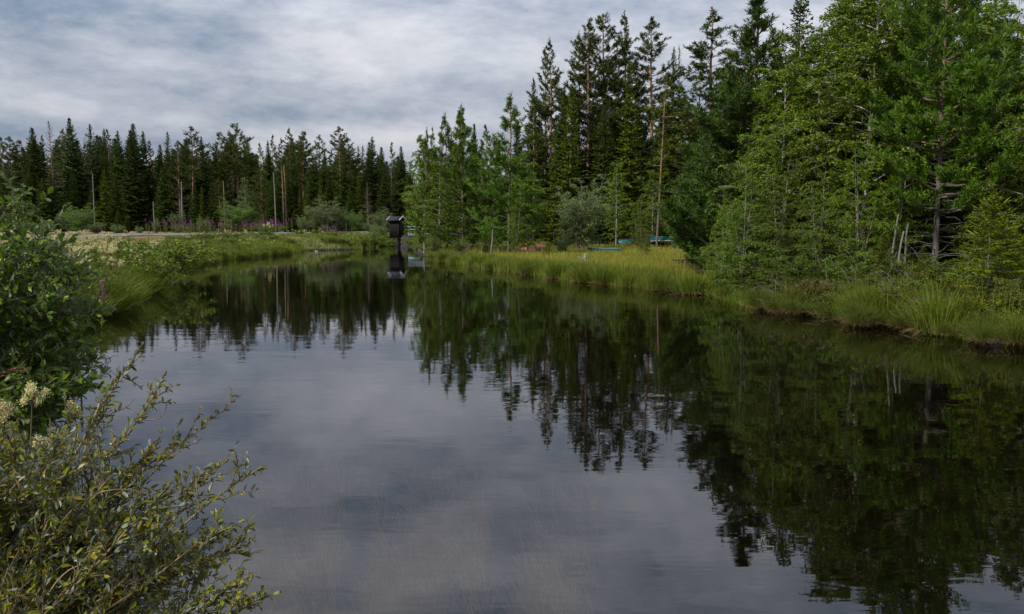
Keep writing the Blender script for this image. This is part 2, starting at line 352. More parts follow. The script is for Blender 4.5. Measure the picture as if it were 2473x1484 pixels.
# water: thin dark mirror over a brown bed
wm = bpy.data.materials.new('dark_pond_water'); wm.use_nodes = True; t = NT(wm.node_tree)
wtc = t.add('ShaderNodeTexCoord').outputs['Object']
wv = t.add('ShaderNodeMapping', {0: wtc, 2: (0, 0, rad(10)), 3: (.55, 1.6, 1)}).outputs[0]
r1 = t.noise(wv, 2.6, 3, .55, .4); r2 = t.noise(wv, .5, 2, .5, .3)
patch = t.ramp(t.noise(t.add('ShaderNodeMapping', {0: wtc, 3: (.07, .16, 1)}).outputs[0], 1.0, 3, .5, .5), [(.40, .25), (.62, 1)])
hgt = t.math('MULTIPLY', t.math('ADD', r1, t.math('MULTIPLY', r2, 2.2)), patch)
wb = t.add('ShaderNodeBump', {'Height': hgt, 'Strength': 1.0, 'Distance': .0016})
gl = t.add('ShaderNodeBsdfGlossy', {'Color': (.93, .93, .96, 1), 'Roughness': .012, 'Normal': wb.outputs[0]})
tp = t.add('ShaderNodeBsdfTransparent', {'Color': (.74, .66, .50, 1)})
fr = t.add('ShaderNodeFresnel', {'IOR': 1.55, 'Normal': wb.outputs[0]})
ms = t.add('ShaderNodeMixShader', {0: fr.outputs[0], 1: tp.outputs[0], 2: gl.outputs[0]})
t.add('ShaderNodeOutputMaterial', {0: ms.outputs[0]})
mb = MB(); mb.raw([[-60, -30, 0], [80, -30, 0], [80, 135, 0], [-60, 135, 0]], [[0, 1, 2, 3]])
tag(link('water', mb.mesh('water', wm)), kind='structure')

# gravel road
def densify(P, n=8):
    t = np.linspace(0, 1, (len(P) - 1) * n + 1); return lerp_poly(P, t)[0]
rn, rf = densify(road_near), densify(road_far)
mb = MB(); rows = []
for f in np.linspace(0, 1, 7):
    P = rn * (1 - f) + rf * f; P[:, 2] = ground(P[:, 0], P[:, 1]) + .07 + .05 * math.sin(math.pi * f); rows.append(P)
V = np.array(rows); a_, b_ = V.shape[:2]
edge0 = V[0].copy(); edge0[:, 2] -= .3; edge1 = V[-1].copy(); edge1[:, 2] -= .3
V = np.concatenate([[edge0], V, [edge1]]); a_ += 2
ii, jj = np.meshgrid(np.arange(b_ - 1), np.arange(a_ - 1)); k = (jj * b_ + ii).ravel()
mb.raw(V.reshape(-1, 3), np.stack([k, k + 1, k + b_ + 1, k + b_], -1))
tag(link('road', mb.mesh('road', plain_mat('grey_gravel', (.115, .105, .098), (.18, .165, .155), 5, .9, 6, .4, .03), True)), kind='structure')

# ------------------------------------------------------------------ tree kinds
def trunk_pts(H, n=14, wob=.02, lean=(0, 0)):
    z = np.linspace(-.25, H, n); s = np.clip(z / H, 0, 1)
    x = np.cumsum(rng.normal(0, wob, n)) * s + lean[0] * s ** 1.5; y = np.cumsum(rng.normal(0, wob, n)) * s + lean[1] * s ** 1.5
    return np.stack([x, y, z], -1)
def at_height(T, z):
    return np.array([np.interp(z, T[:, 2], T[:, 0]), np.interp(z, T[:, 2], T[:, 1]), z])
PROTO = []
def new_proto(name):
    o = link(name, None, loc=(0, 0, 0)); PROTO.append(o); return o
def finish(root, trunk, limbs, crown, barkm, leafm, H):
    part('trunk', trunk.mesh('trunk', barkm, True), root)
    if limbs.n: part('limbs', limbs.mesh('limbs', barkm, True), root)
    if crown.n: part('crown', crown.mesh('crown', leafm), root)
    root['H'] = H; return root

def make_spruce(name, H, R0, bare=.05, step=.32, sparse=0.0, wid=.09, tl=.5, leafm='spruce', lim='sprucebark', r0=.012, needles=3, pw=.85, spread=.85, tsp=.13):
    root = new_proto(name); tr, lb, cr = MB(), MB(), MB()
    T = trunk_pts(H, 12, .015); tr.tube(T, np.interp(T[:, 2], [0, H * .5, H], [H * r0, H * r0 * .55, .012]), 7, jitter=.1)
    z = bare * H
    while z < H * .985:
        s = (z - bare * H) / (H * (1 - bare)); L0 = R0 * (1 - s) ** pw * min(1, .55 + s * 4) + .12
        nb = 5 if s < .9 else 4
        a0 = rng.random() * 6.28
        for b in range(nb):
            if rng.random() < sparse: continue
            L = L0 * rng.uniform(.62, 1.18); az = a0 + b * 6.28 / nb + rng.normal(0, .3)
            el0 = np.interp(s, [0, .5, .8, 1], [-.35, -.15, .25, .9]); cv = np.interp(s, [0, .6, 1], [.45, .5, .2])
            P = poly_branch(at_height(T, z + rng.uniform(-.12, .12)), az, el0, L, cv, 6, .06)
            lb.tube(P, np.linspace((.010 + .008 * L) * min(1, H / 9), .004 * min(1, H / 5), 6), 3)
            n = max(3, int(L / tsp)); tt = np.linspace(.12 if s > .15 else .3, 1, n) + rng.normal(0, .02, n); tt = np.clip(tt, 0, 1)
            Q, D = lerp_poly(P, tt); hor = np.array([-math.sin(az), math.cos(az), 0])
            for sg in (-1, 1):
                tw = np.clip(tl * L * .55 * (1.12 - tt), .10, tl) * rng.uniform(.7, 1.2, n)
                d = unit(D * .55 + sg * hor * spread + np.array([0, 0, -.28]) + rng.normal(0, .12, (n, 3)))
                for q_ in range(needles):
                    f = q_ / needles
                    p = Q + d * (tw * f * .8)[:, None]
                    dd = unit(d + rng.normal(0, .38 if q_ else .1, (n, 3)) + np.array([0, 0, -.12]))
                    cr.poly(diamonds(p, dd, tw * (.9 if q_ == 0 else .55), wid * (1 if q_ == 0 else 1.1)))
            cr.poly(diamonds(P[-2:-1], unit(P[-1:] - P[-2:-1]), L / 5 + .14, wid * 1.1))
        z += step * (1.15 - .55 * s) * rng.uniform(.8, 1.2)
    cr.poly(diamonds(np.array([[*T[-1][:2], H - .45]] * 5), unit(np.array([[0, 0, 1.]] * 5) + rng.normal(0, .10, (5, 3))), .62, wid))
    return finish(root, tr, lb, cr, M[lim], M[leafm], H)

def make_pine(name, H, R0, bare, nwh=14, nb=5, leafm='pine', bark='pinebark', nl=.24, nw=.055, k=8, sec=8, r0=.010, updir=.5, tip=1.0, dead=8, pw=.7, low=.55, tuft_step=.155, wob=.04, spread=.9):
    root = new_proto(name); tr, lb, cr = MB(), MB(), MB()
    T = trunk_pts(H, 14, wob); tr.tube(T, np.interp(T[:, 2], [0, H * .5, H], [H * r0, H * r0 * .62, .015]), 8, jitter=.08)
    for i in range(nwh):
        s = (i + .3) / nwh; z0 = H * (bare + (1 - bare) * s * .985)
        prof = (1 - s) ** pw * min(1.0, low + s * 2.2)
        for b in range(nb):
            z = z0 + rng.uniform(-.5, .5) * H * (1 - bare) / nwh * .8
            L = max(.22, R0 * prof * rng.uniform(.45, 1.2));
            if rng.random() < .12: continue
            az = rng.random() * 6.28 if b else i * 2.4
            P = poly_branch(at_height(T, min(z, H * .985)), az, np.interp(s, [0, .6, 1], [.05, .3, .8]) * updir * 2, L, .55 * tip, 7, .12)
            lb.tube(P, np.linspace(.012 + .012 * L, .005, 7), 4)
            ns = max(2, int(sec * L / R0 * 1.6)); Pb, Db = lerp_poly(P, rng.uniform(.25, 1, ns))
            subs = [(P[len(P) // 3:], .6)]
            for j in range(ns):
                az2 = az + rng.choice([-1, 1]) * rng.uniform(.5, 1.15)
                S = poly_branch(Pb[j], az2, rng.uniform(0, .6) * updir * 1.4, L * rng.uniform(.22, .42), .7 * tip, 4, .12)
                lb.tube(S, np.linspace(.008, .004, 4), 3); subs.append((S, 1))
            PP, DD = [], []
            for S, w_ in subs:
                ln = np.linalg.norm(np.diff(S, axis=0), axis=1).sum(); n = max(2, int(ln / tuft_step) + 1)
                a, d = lerp_poly(S, np.clip(np.linspace(.35, 1, n) + rng.normal(0, .03, n), 0, 1)); PP.append(a); DD.append(d)
            PP = np.concatenate(PP); DD = np.concatenate(DD); DD = unit(DD + np.array([0, 0, .35 * tip]))
            PP = np.repeat(PP, k, 0) + rng.normal(0, nl * .12, (len(PP) * k, 3)); DD = unit(np.repeat(DD, k, 0) + rng.normal(0, spread * .75, (len(PP), 3)))
            cr.poly(diamonds(PP, DD, nl * rng.uniform(.7, 1.2, len(PP)), nw))
    n = 40; cr.poly(diamonds(np.array([[*T[-1][:2], 0]] * n) + np.stack([np.zeros(n), np.zeros(n), rng.uniform(H - .7, H, n)], -1), rdir(n, 1.5), nl * 1.1, nw))
    for i in range(dead):                                                   # bare dead branches below the crown
        z = H * bare * rng.uniform(.35, 1); P = poly_branch(at_height(T, z), rng.random() * 6.28, rng.uniform(-.2, .3), rng.uniform(.25, .6) * R0, -.3, 5, .2)
        lb.tube(P, np.linspace(.018, .005, 5), 3)
    return finish(root, tr, lb, cr, M[bark], M[leafm], H)

def make_broad(name, H, W, stems=1, nb=34, leafm='birch', bark='birchbark', ll=.055, lw=.038, start=.15, per=26, r0=.010, el=.75, droop=-1.1, sub=5, top=.35, flat=1.0, base_spread=.05, gap=0.0, full=False, lean=.35):
    """birches, willows, alders: stems, rising limbs, drooping twigs hung with leaves"""
    root = new_proto(name); tr, lb, cr = MB(), MB(), MB()
    for st in range(stems):
        az = st * 6.28 / max(1, stems) + rng.uniform(-.4, .4); off = base_spread * (stems > 1)
        hh = H * (1 if st == 0 else rng.uniform(.6, .98))
        ln = W * lean * (stems > 1) * rng.uniform(.5, 1.3)
        T = trunk_pts(hh, 10, .03, (math.cos(az) * ln, math.sin(az) * ln)); T[:, 0] += math.cos(az) * off; T[:, 1] += math.sin(az) * off
        tr.tube(T, np.interp(T[:, 2], [0, hh], [max(.012, hh * r0), .006]), 6, jitter=.1)
        for b in range(nb):
            s = (b + rng.random()) / nb; z = hh * (start + (1 - start) * s * .97)
            prof = math.sin(min(1, (s + top * .6) / (1 + top * .25)) * math.pi * .93) ** .6
            L = max(.15, W * prof * rng.uniform(.55, 1.15)); a = b * 2.399 + rng.normal(0, .4)
            if rng.random() < gap: continue
            P = poly_branch(at_height(T, z), a, rng.uniform(.6, 1.15) * el, L, droop * rng.uniform(.4, 1.1), 7, .12)
            lb.tube(P, np.linspace(.006 + .007 * L, .003, 7), 4)
            PP, DD = [], []
            n0 = int(per * L / W * .7) + 3; q, d = lerp_poly(P, rng.uniform(.25, 1, n0)); PP.append(q + rng.normal(0, .03, q.shape)); DD.append(d)
            for j in range(int(sub * (.4 + L / W))):
                f = rng.uniform(.2, .98); q, d = lerp_poly(P, [f])
                S = poly_branch(q[0], a + rng.choice([-1, 1]) * rng.uniform(.3, 1.3), rng.uniform(-.2, .7) * el, L * rng.uniform(.25, .5) + .08, droop * 1.0, 5, .2)
                lb.tube(S, np.linspace(.005, .002, 5), 3)
                q, d = lerp_poly(S, rng.uniform(.1, 1, per)); PP.append(q + rng.normal(0, .035, q.shape)); DD.append(d)
            PP = np.concatenate(PP); DD = unit(np.concatenate(DD) * .6 + rdir(len(PP), -.35) * flat)
            sz = rng.uniform(.7, 1.25, len(PP))
            if full:
                q, t3 = leaves3(PP, DD, ll * sz, lw * sz); r = rng.random(len(PP)); cr.poly(q, np.tile(r, 2)); cr.poly(t3, np.tile(r, 2))
            else: cr.poly(diamonds(PP, DD, ll * sz, lw * sz, bend=.08))
    root = finish(root, tr, lb, cr, M[bark], M[leafm], H); return root

S1 = make_spruce('spruce_tree', 18, 3.5, .02, .30, wid=.15, tl=.75)
S2 = make_spruce('spruce_tree', 18, 3.1, .08, .32, .08, wid=.15, tl=.7)
S3 = make_spruce('spruce_tree', 17, 2.4, .16, .36, .12, wid=.14, tl=.6)
SM = make_spruce('spruce_tree', 15, 1.9, .03, .30, .12, wid=.14, tl=.65, leafm='moss')
SD = make_spruce('dying_spruce', 13, 1.8, .32, .34, .15, wid=.05, tl=.55, leafm='deadneedle', lim='deadwood')
SN = make_spruce('spruce_tree', 9, 2.2, .03, .20, .05, wid=.05, tl=.5, r0=.011, needles=6)
SS = make_spruce('young_spruce', 2.4, .78, .02, .085, .05, wid=.022, tl=.20, leafm='lime', lim='greybark', r0=.012, needles=4, pw=.7, tsp=.045)
P1 = make_pine('pine_tree', 20, 3.7, .42, 17, 5, wob=.06)
P2 = make_pine('pine_tree', 20, 3.4, .50, 15, 5, pw=.5, low=.7, wob=.07)
P3 = make_pine('pine_tree', 20, 4.0, .26, 21, 5, k=8, pw=.8)
P4 = make_pine('pine_tree', 20, 3.5, .12, 22, 5, k=8, pw=.75)
PS = make_pine('pine_tree', 13, 2.3, .40, 9, 2, k=8, sec=5, dead=16, pw=.5, low=.8, tip=.3, updir=.15, r0=.0078, wob=.02)
Y1 = make_pine('young_pine', 8.5, 2.2, .05, 22, 6, 'bluepine', 'pinebarkdark', .16, .021, 12, 11, .011, .65, 1.6, 6, .75, .8, .105, .015, .8)
Y2 = make_pine('young_pine', 9.0, 2.5, .24, 21, 6, 'youngpine', 'pinebarkdark', .16, .022, 13, 11, .010, .5, 1.2, 26, .5, .75, .11, .02, .85)
Y3 = make_pine('young_pine', 9.0, 2.1, .06, 18, 5, 'youngpine', 'pinebarkdark', .19, .030, 12, 8, .0075, .6, 1.3, 10, .75, .8, .15, .02, .85)
B1 = make_broad('birch_tree', 8.5, 2.0, 1, 60, ll=.062, lw=.052, per=52, sub=8, start=.1)
B2 = make_broad('birch_tree', 8.5, 1.9, 3, 32, ll=.062, lw=.052, per=46, sub=7, start=.03, bark='greybark')
B3 = make_broad('birch_tree', 8.5, 1.8, 1, 60, ll=.105, lw=.08, per=24, sub=7, start=.08)
W1 = make_broad('willow_bush', 3.6, .95, 9, 15, 'willow', 'greybark', .075, .03, .08, 20, .006, .9, -.4, 5, lean=.8, base_spread=.2)
W2 = make_broad('willow_bush', 3.0, .8, 12, 11, 'willow', 'greybark', .08, .04, .03, 18, .006, 1.0, -.3, 4, lean=1.0, base_spread=.25)
R1 = make_broad('birch_sapling', 2.6, .55, 4, 12, 'birchd', 'twig', .05, .04, .2, 12, .005, .9, -.6, 3, lean=.5, base_spread=.18)

def height_at(x, y): return float(ground(np.array([x]), np.array([y]))[0])
used = set()
def place(proto, px, py, Y, label, cat, group=None, wid=1.0, mats=None, rz=None, tilt=None, base=None):
    """stand a tree so that its top shows at (px, py) at depth Y; base: ground height override"""
    p = atY(px, py, Y); g = height_at(p[0], Y) if base is None else base
    s = (p[2] - g) / proto['H']; ws = min(s * wid, 2.1)
    rz = rng.random() * 6.28 if rz is None else rz; tilt = tilt or tuple(rng.normal(0, .012, 2))
    loc = (p[0], p[1], g - .03)
    o = copy_tree(proto, loc, rz, (ws, ws, s), tilt, mats)
    tag(o, label, cat, group); return o
mossy = {'spruce_needles': M['moss']}

# left forest, front rank, left to right (top pixel)
GF = 'trees of the far forest across the road'
left_front = [
 (P4, 0, 332, 132, 1.0, 'dark pine at the far left end of the forest skyline'),
 (P1, 21, 327, 136, 1.0, 'bushy topped pine, second from the left end of the far forest'),
 (P2, 47, 340, 138, .9, 'pale pine with see-through trunk gaps near the left end of the far forest'),
 (S1, 78, 307, 128, .95, 'dense dark spruce just left of the bare orange trunk'),
 (S3, 100, 324, 146, .8, 'thin spruce tip between the dense dark spruce and the greyish one'),
 (P1, 154, 314, 140, .75, 'dark narrow pine between the bare-trunked conifer and the tallest left spruce'),
 (S1, 171, 284, 134, .9, 'tallest spruce of the left forest with a pointed tip'),
 (S3, 215, 300, 134, 1.0, 'slim isolated spruce spire with sky on both sides'),
 (S2, 250, 314, 140, .8, 'first of three close spruce tips right of the slim isolated spire'),
 (P4, 262, 311, 137, .8, 'bushier middle crown among three close tips right of the slim spire'),
 (S2, 279, 317, 133, .9, 'third of three close tips, with drooping branches'),
 (S1, 312, 317, 130, .85, 'shorter spruce leaning on the left flank of the broad dark spruce pair'),
 (S1, 322, 297, 134, .95, 'broad dark spruce with ragged top above the bright road bend'),
 (S2, 343, 320, 136, .9, 'dark spruce on the right flank of the broad ragged spruce'),
 (P4, 363, 338, 138, .9, 'rounded conifer in the dip right of the broad spruce'),
 (S1, 384, 351, 140, .9, 'low dark spruce at the bottom of the skyline dip'),
 (S3, 403, 317, 137, .8, 'narrow spruce spire standing over the skyline dip'),
 (P3, 430, 340, 131, .95, 'light green pine with drooping lower limbs left of the tall red trunk'),
 (P2, 460, 307, 126, .85, 'tall pine with pinkish bare trunk over the fireweed, left one of three'),
 (S2, 486, 333, 138, .8, 'pointed spruce just behind the tall pink-trunked pine'),
 (P2, 530, 318, 127, .85, 'slender pine with leaning reddish trunk left of the willow birch'),
 (P2, 571, 298, 129, .95, 'flat-layered pine rising above the tall pale willow'),
 (S2, 603, 338, 139, .8, 'thin spruce tip right of the flat-layered pine'),
 (P4, 632, 344, 136, .9, 'feathery pine crown over the grey dead trunk'),
 (S2, 645, 338, 141, .7, 'spiky double tip behind the feathery pine crown'),
 (P3, 677, 333, 130, .8, 'left shoulder pine of the big rounded clump'),
 (P3, 699, 307, 131, .9, 'highest pine of the big rounded clump'),
 (P1, 729, 324, 129, 1.0, 'pine with glowing red trunk on the right of the rounded clump'),
 (S1, 763, 390, 142, .8, 'low spruce in the gap right of the rounded clump'),
 (S1, 780, 365, 134, .8, 'rounded green conifer standing alone in the sky notch'),
 (P1, 818, 307, 127, 1.0, 'broad pine with table-like layered limbs above the round willow'),
 (P1, 843, 333, 130, .9, 'lower half of the layered pine pair, just right of the taller one'),
 (S3, 872, 350, 134, .8, 'pencil-thin spruce tip between layered pine and spruce group'),
 (S2, 899, 331, 130, .9, 'highest spruce tip of the group left of the hut'),
 (S1, 921, 355, 133, .9, 'dark rounded spruce left of the hut'),
 (P4, 942, 345, 131, .8, 'sparse see-through conifer over the hut'),
 (S1, 968, 352, 136, .8, 'dark pointed spruce at the edge of the light birch'),
]
for pr, px, py, Y, wd, lb_ in left_front: place(pr, px, py + rng.uniform(-3, 3), Y, lb_, 'pine' if pr in (P1, P2, P3, P4) else 'spruce', GF, wd * 1.3)
o = place(SD, 122, 293, 124, 'half-dead conifer with a long bare orange trunk and grey upper twigs', 'conifer', GF, .8)
# bare-trunked tree gets a pine bark trunk
for c_ in children(o):
    if c_.name.startswith('trunk'): c_.material_slots[0].link = 'OBJECT'; c_.material_slots[0].material = M['pinebark']
place(SD, 888, 441, 118, 'brown dying spruce with bare trunk left of the hut', 'spruce', None, 1.1)
place(SM, 868, 425, 122, 'yellow-green mossy spruce behind the brown dying spruce', 'spruce', None, 1.6)
place(S1, 655, 440, 121, 'dark young spruce between the grey dead trunk and the red trunk', 'spruce', None, 1.3)
place(S1, 712, 502, 112, 'small dense dark green spruce at the roadside under the red-trunked pine', 'spruce', None, 1.6)
place(SM, 742, 470, 118, 'yellowish spruce beside the round grey-green willow', 'spruce', None, 1.6)
place(S1, 305, 522, 112, 'small bright spruce at the forest foot left of the grey pole', 'spruce', None, 1.6, mossy)
place(S1, 285, 505, 114, 'small yellowish spruce at the forest foot, left of two', 'spruce', None, 1.4, mossy)
# skyline of the far forest, used to keep the ranks behind below it
sk = sorted([(px, py) for _, px, py, *_ in left_front]); skx = np.array([a for a, _ in sk]); sky_ = np.array([b for _, b in sk])
for i in range(110):
    px = rng.uniform(-60, 1010); Y = rng.uniform(138, 172)
    py = np.interp(px, skx, sky_) + rng.uniform(16, 75)
    place([S1, S2, S1, P4, S1][i % 5], px, py, Y, 'dark conifer filling the depth of the far left forest', 'conifer', 'dark conifers in the depth of the left forest', rng.uniform(1.4, 1.9))
for i in range(34):
    px = rng.uniform(-40, 1000); Y = rng.uniform(121, 128)
    place([S1, SM, S2, P3][i % 4] if i % 3 else S1, px, rng.uniform(385, 460), Y, 'lower dark conifer standing in the shade before the tall far forest', 'conifer', 'lower conifers along the far forest front', rng.uniform(1.1, 1.5))
# outside the frame on the left, so that the forest goes on
for i in range(8): place([S1, P1, S2, P4][i % 4], -70 - i * 45, 330 + rng.uniform(-20, 25), 128 + rng.uniform(-3, 8), 'tree of the far forest going on beyond the left edge', 'tree', 'far forest beyond the left edge')
# bare trunks and poles in the left forest
def pole(name, px, top, Y, r, label, m='deadwood', lean=0.0, twigs=6, cat='dead trunk'):
    p = atY(px, top, Y); g = height_at(p[0], Y); H = p[2] - g; root = link(name, None, loc=(p[0], Y, g))
    T = trunk_pts(H, 8, .02, (lean, 0)); a = MB(); a.tube(T, np.linspace(r, r * .55, 8), 7, jitter=.1); part('trunk', a.mesh('trunk', M[m], True), root)
    if twigs:
        a = MB()
        for i in range(twigs):
            P = poly_branch(at_height(T, H * rng.uniform(.4, 1)), rng.random() * 6.28, rng.uniform(-.3, .3), rng.uniform(.3, 1.0) * H * .09, -.2, 4, .2); a.tube(P, np.linspace(r * .25, .005, 4), 3)
        part('broken_branches', a.mesh('broken_branches', M[m], True), root)
    tag(root, label, cat); return root
pole('dead_tree', 223, 420, 120, .10, 'thin grey dead trunk rising behind the bright green shrub')
pole('dead_tree', 371, 488, 112, .10, 'short grey snag standing by the road left of the fireweed')
pole('dead_tree', 663, 418, 118, .12, 'pale grey dead trunk left of the pair of red trunks')
pole('bare_pine', 682, 410, 121, .10, 'reddish bare trunk, left of the close pair in the far forest', 'pinebark', cat='pine')
pole('bare_pine', 688, 400, 119, .11, 'reddish bare trunk, right of the close pair in the far forest', 'pinebark', cat='pine')
pole('bare_pine', 437, 440, 121, .12, 'thin pale trunk in shade left of the tall pink-trunked pine', 'greybark', cat='pine')
pole('bare_pine', 540, 440, 123, .12, 'dim reddish trunk between slender pine and willow birch', 'pinebark', cat='pine')
# shrubs along the forest edge
SH = [(W1, 195, 489, 108, 1.6, 'bright', 'vivid green leafy bush left of the thin grey dead trunk'), (W1, 165, 500, 110, 1.4, 'willow', 'darker bush touching the vivid green bush'),
      (W2, 232, 535, 104, 2.0, 'willow', 'low bush right of the vivid green bush'), (W2, 284, 540, 102, 1.8, 'willow', 'low grey-green rounded bush before the small spruces'),
      (W2, 337, 545, 100, 1.4, 'willow', 'small round bush right of the low grey-green one'), (W1, 376, 528, 104, .8, 'willow', 'narrow willow shoots at the snag'),
      (B3, 590, 428, 108, .85, 'willow', 'tall pale grey-green willow tree by the road'), (W1, 566, 475, 106, 1.5, 'bright', 'greener bush on the left of the tall pale willow'),
      (W1, 490, 520, 104, 1.2, 'bright', 'fresh green bush behind the fireweed'), (W2, 430, 540, 106, 1.8, 'willow', 'low brushwood at the feet of the shaded trunks'),
      (W1, 782, 473, 108, 1.7, 'willow', 'big round grey-green willow bush'), (W2, 740, 520, 107, 1.6, 'willow', 'lower willow on the left of the big round willow'),
      (W1, 833, 498, 110, 1.2, 'willow', 'upright willow on the right of the big round willow'), (W1, 858, 505, 109, 1.2, 'bright', 'green bush under the brown dying spruce'),
      (W2, 632, 538, 105, 2.0, 'willow', 'low bush between the tall pale willow and the dark small spruce'), (W2, 680, 543, 104, 1.4, 'bright', 'low green bush left of the small dark spruce'),
      (W1, 20, 505, 108, 1.6, 'willow', 'grey-green bush at the left end of the forest foot'), (W1, 60, 525, 106, 1.6, 'bright', 'bush below the dense dark spruce by the left end'),
      (W2, 110, 530, 106, 1.6, 'willow', 'bush at the foot of the bare orange trunk'), (W1, 918, 500, 112, 1.4, 'willow', 'dark leafy bush behind and left of the hut'), (W2, 890, 535, 108, 1.7, 'willow', 'low bush by the road end near the hut'),
      (W2, 922, 546, 97, 1.1, 'bright', 'light willow bush touching the left wall of the hut'), (W1, 912, 533, 98, 1.5, 'willow', 'leafy willow against the forest just left of the hut'), (W2, 900, 556, 94, 1.6, 'herb', 'grey willow bush hanging over the water left of the hut'), (W2, 930, 574, 94.8, 1.6, 'herb', 'dark low bush at the waterline touching the concrete block'), (W2, 1006, 590, 66, .9, 'willow', 'grey-green willow at the birch foot by the water')]
for pr, px, py, Y, wd, mm, lb_ in SH:
    place(pr, px, py, Y, lb_, 'bush', None, wd, {'willow_leaves': M[mm], 'birch_leaves': M['willow'] if pr is B3 else M[mm]})

